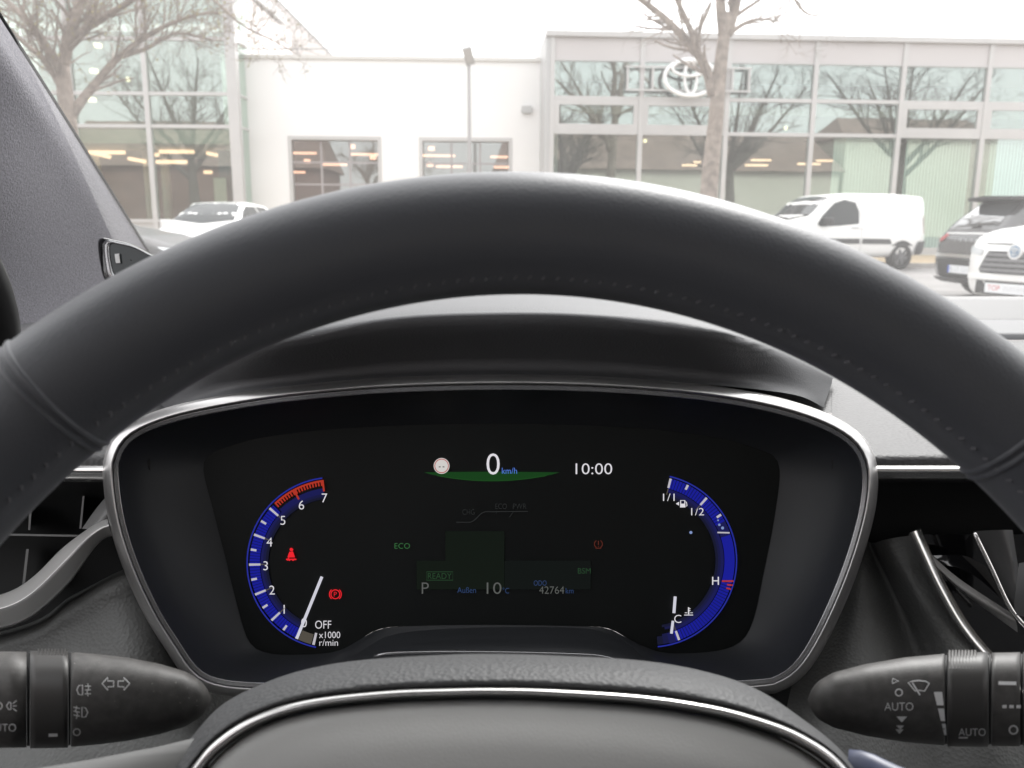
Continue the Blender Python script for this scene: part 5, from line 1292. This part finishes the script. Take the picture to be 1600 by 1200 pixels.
for k in range(70):
    x = rng.uniform(110, 315); rp = Lrad(330-x)[0]; y = 1092+rng.uniform(-0.8, 0.5)*rp; r0 = rng.choice((0.35, 0.45, 0.6)); a = rng.uniform(0, 3.1); l = rng.choice((0.3, 0.6, 2.2)) if k < 50 else 0.3
    du.line([(x, y), (x+l*math.cos(a)+0.01, y+l*math.sin(a))], r0)
o = du.build('dust_specks', M_dust, Lo['lever_tip0']); o['kind'] = 'stuff'
rebase(Lr, U(0, 1092, 0.275))
profR = [(0, 1, 0), (3, 11, 0), (8, 20, 0), (18, 31, 0), (40, 43, 0), (90, 56, 0), (150, 66, 0), (215, 72, 0), (520, 76, 0)]
Rr_, Ro, Rd, Rrad, Rax = stalk('wiper_stalk', 'black windscreen wiper stalk with white printed symbols', 1262, 1, profR,
    [('lever_tip', 0, 214, 40, M_stalk, 1.0), ('gap_ring', 214.5, 218, 2, M_black, 0.97), ('interval_ring', 218.5, 282, 6, M_knurl, 1.02), ('gap_ring', 282.5, 287, 2, M_black, 0.97), ('rear_wiper_ring', 287.5, 332, 6, M_stalk, 1.0), ('gap_ring', 332.5, 336, 2, M_black, 0.97), ('stalk_base', 336.5, 560, 6, M_stalk, 1.0)], 0.275, lambda s: 1094-0.004*s)
rib = MB()
for k in range(9):
    x = 1262+222+5.0*k
    p0 = [U(x, 1093-76*math.sin(R(a)), 0.275-76*0.275/F*math.cos(R(a))) for a in (38, 50, 62, 74, 86, 98)]
    Vt, Ft = tube(p0, 0.00045, 5); rib.add(Vt, Ft)
rib.build('grip_ribs', M_stalk, Ro['interval_ring218.5'])
q = Ink(Rd(1.0)); q.line([(1395, 1060), (1404, 1064), (1394, 1068)], 1.6, True); q.arc(1404.5, 1082, 4.4, 6.2, 0, 360, 24); q.text('AUTO', 1404.5, 1104, 12.5, 45)
q.poly([(1400.5, 1119.5), (1417.5, 1119.5), (1409, 1128.5)]); q.poly([(1400, 1133.5), (1413, 1133.5), (1406.5, 1140)]); q.poly([(1399, 1139.5), (1412, 1139.5), (1405.5, 1147)])
q.line([(1419, 1066.5), (1426, 1064.2), (1436, 1063.2), (1446, 1064.5), (1452, 1067.5), (1444.5, 1080), (1437, 1078.5), (1430, 1079.8)], 1.8, True); q.line([(1425.5, 1066.5), (1437.5, 1086)], 2.2)
q.poly([(1459, 1081), (1472, 1081), (1474.5, 1102), (1464, 1102)]); q.poly([(1465.5, 1107), (1475, 1107), (1477, 1126.5), (1470, 1126.5)]); q.poly([(1471.5, 1131), (1477.5, 1131), (1479, 1148.5), (1475.5, 1148.5)])
q.build('printed_symbols', M_print, Ro['lever_tip0'])
q = Ink(Rd(1.02)); q.text('AUTO', 1519, 1144, 11.5, 42); q.poly([(1498, 1151.5), (1512, 1151.5), (1512, 1154), (1498, 1154)]); q.build('printed_symbols', M_print, Ro['interval_ring218.5'])
q = Ink(Rd(1.0)); q.poly([(1560, 1064.5), (1588, 1065), (1588, 1070.5), (1560, 1070)])
for x in (1566, 1577, 1588): q.poly([(x, 1101.5), (x+7, 1101.5), (x+7, 1106.5), (x, 1106.5)])
q.arc(1583.5, 1140.5, 5, 7.6, 0, 360, 24); q.build('printed_symbols', M_print, Ro['rear_wiper_ring287.5'])
rebase(Rr_, U(1600, 1092, 0.275))

# ------------------------------------------------------------------ small framed device on the dash beside the pillar
gd = tag(empty('dash_device'), 'small glossy framed device with white sticker standing beside the windscreen pillar', 'device')
DO = [(153, 378), (160, 371), (176, 374), (205, 381), (235, 396), (262, 412), (262, 450), (200, 452), (166, 440), (156, 410)]
def dev(off, d, sx=0):
    cx_ = sum(p[0] for p in DO)/len(DO); cy_ = sum(p[1] for p in DO)/len(DO)
    P = cr([(cx_+(x-cx_)*(1-off)+sx, cy_+(y-cy_)*(1-off), 0) for x, y in DO], 60, True); return [U(p.x, p.y, d(p.x) if callable(d) else d) for p in P]
loft('housing', [dev(0.1, 0.64), dev(0.0, 0.625), dev(0.0, 0.60), dev(0.05, 0.594), dev(0.14, 0.593, 4)], M_gloss, gd, closed=True, capv=True)
loft('bright_frame', [dev(0.12, 0.5925, 3), dev(0.17, 0.590, 4), dev(0.24, 0.5905, 6), dev(0.27, 0.5925, 7)], M_chromed, gd, closed=True)
loft('glass_face', [dev(0.27, 0.5915, 7), dev(0.98, 0.5915, 7)], M_cglass, gd, closed=True)
slab('sticker', [(179, 397), (186, 396), (188, 411), (181, 411)], 0.5898, 0.001, M_print, gd)
rebase(gd, U(205, 450, 0.62))
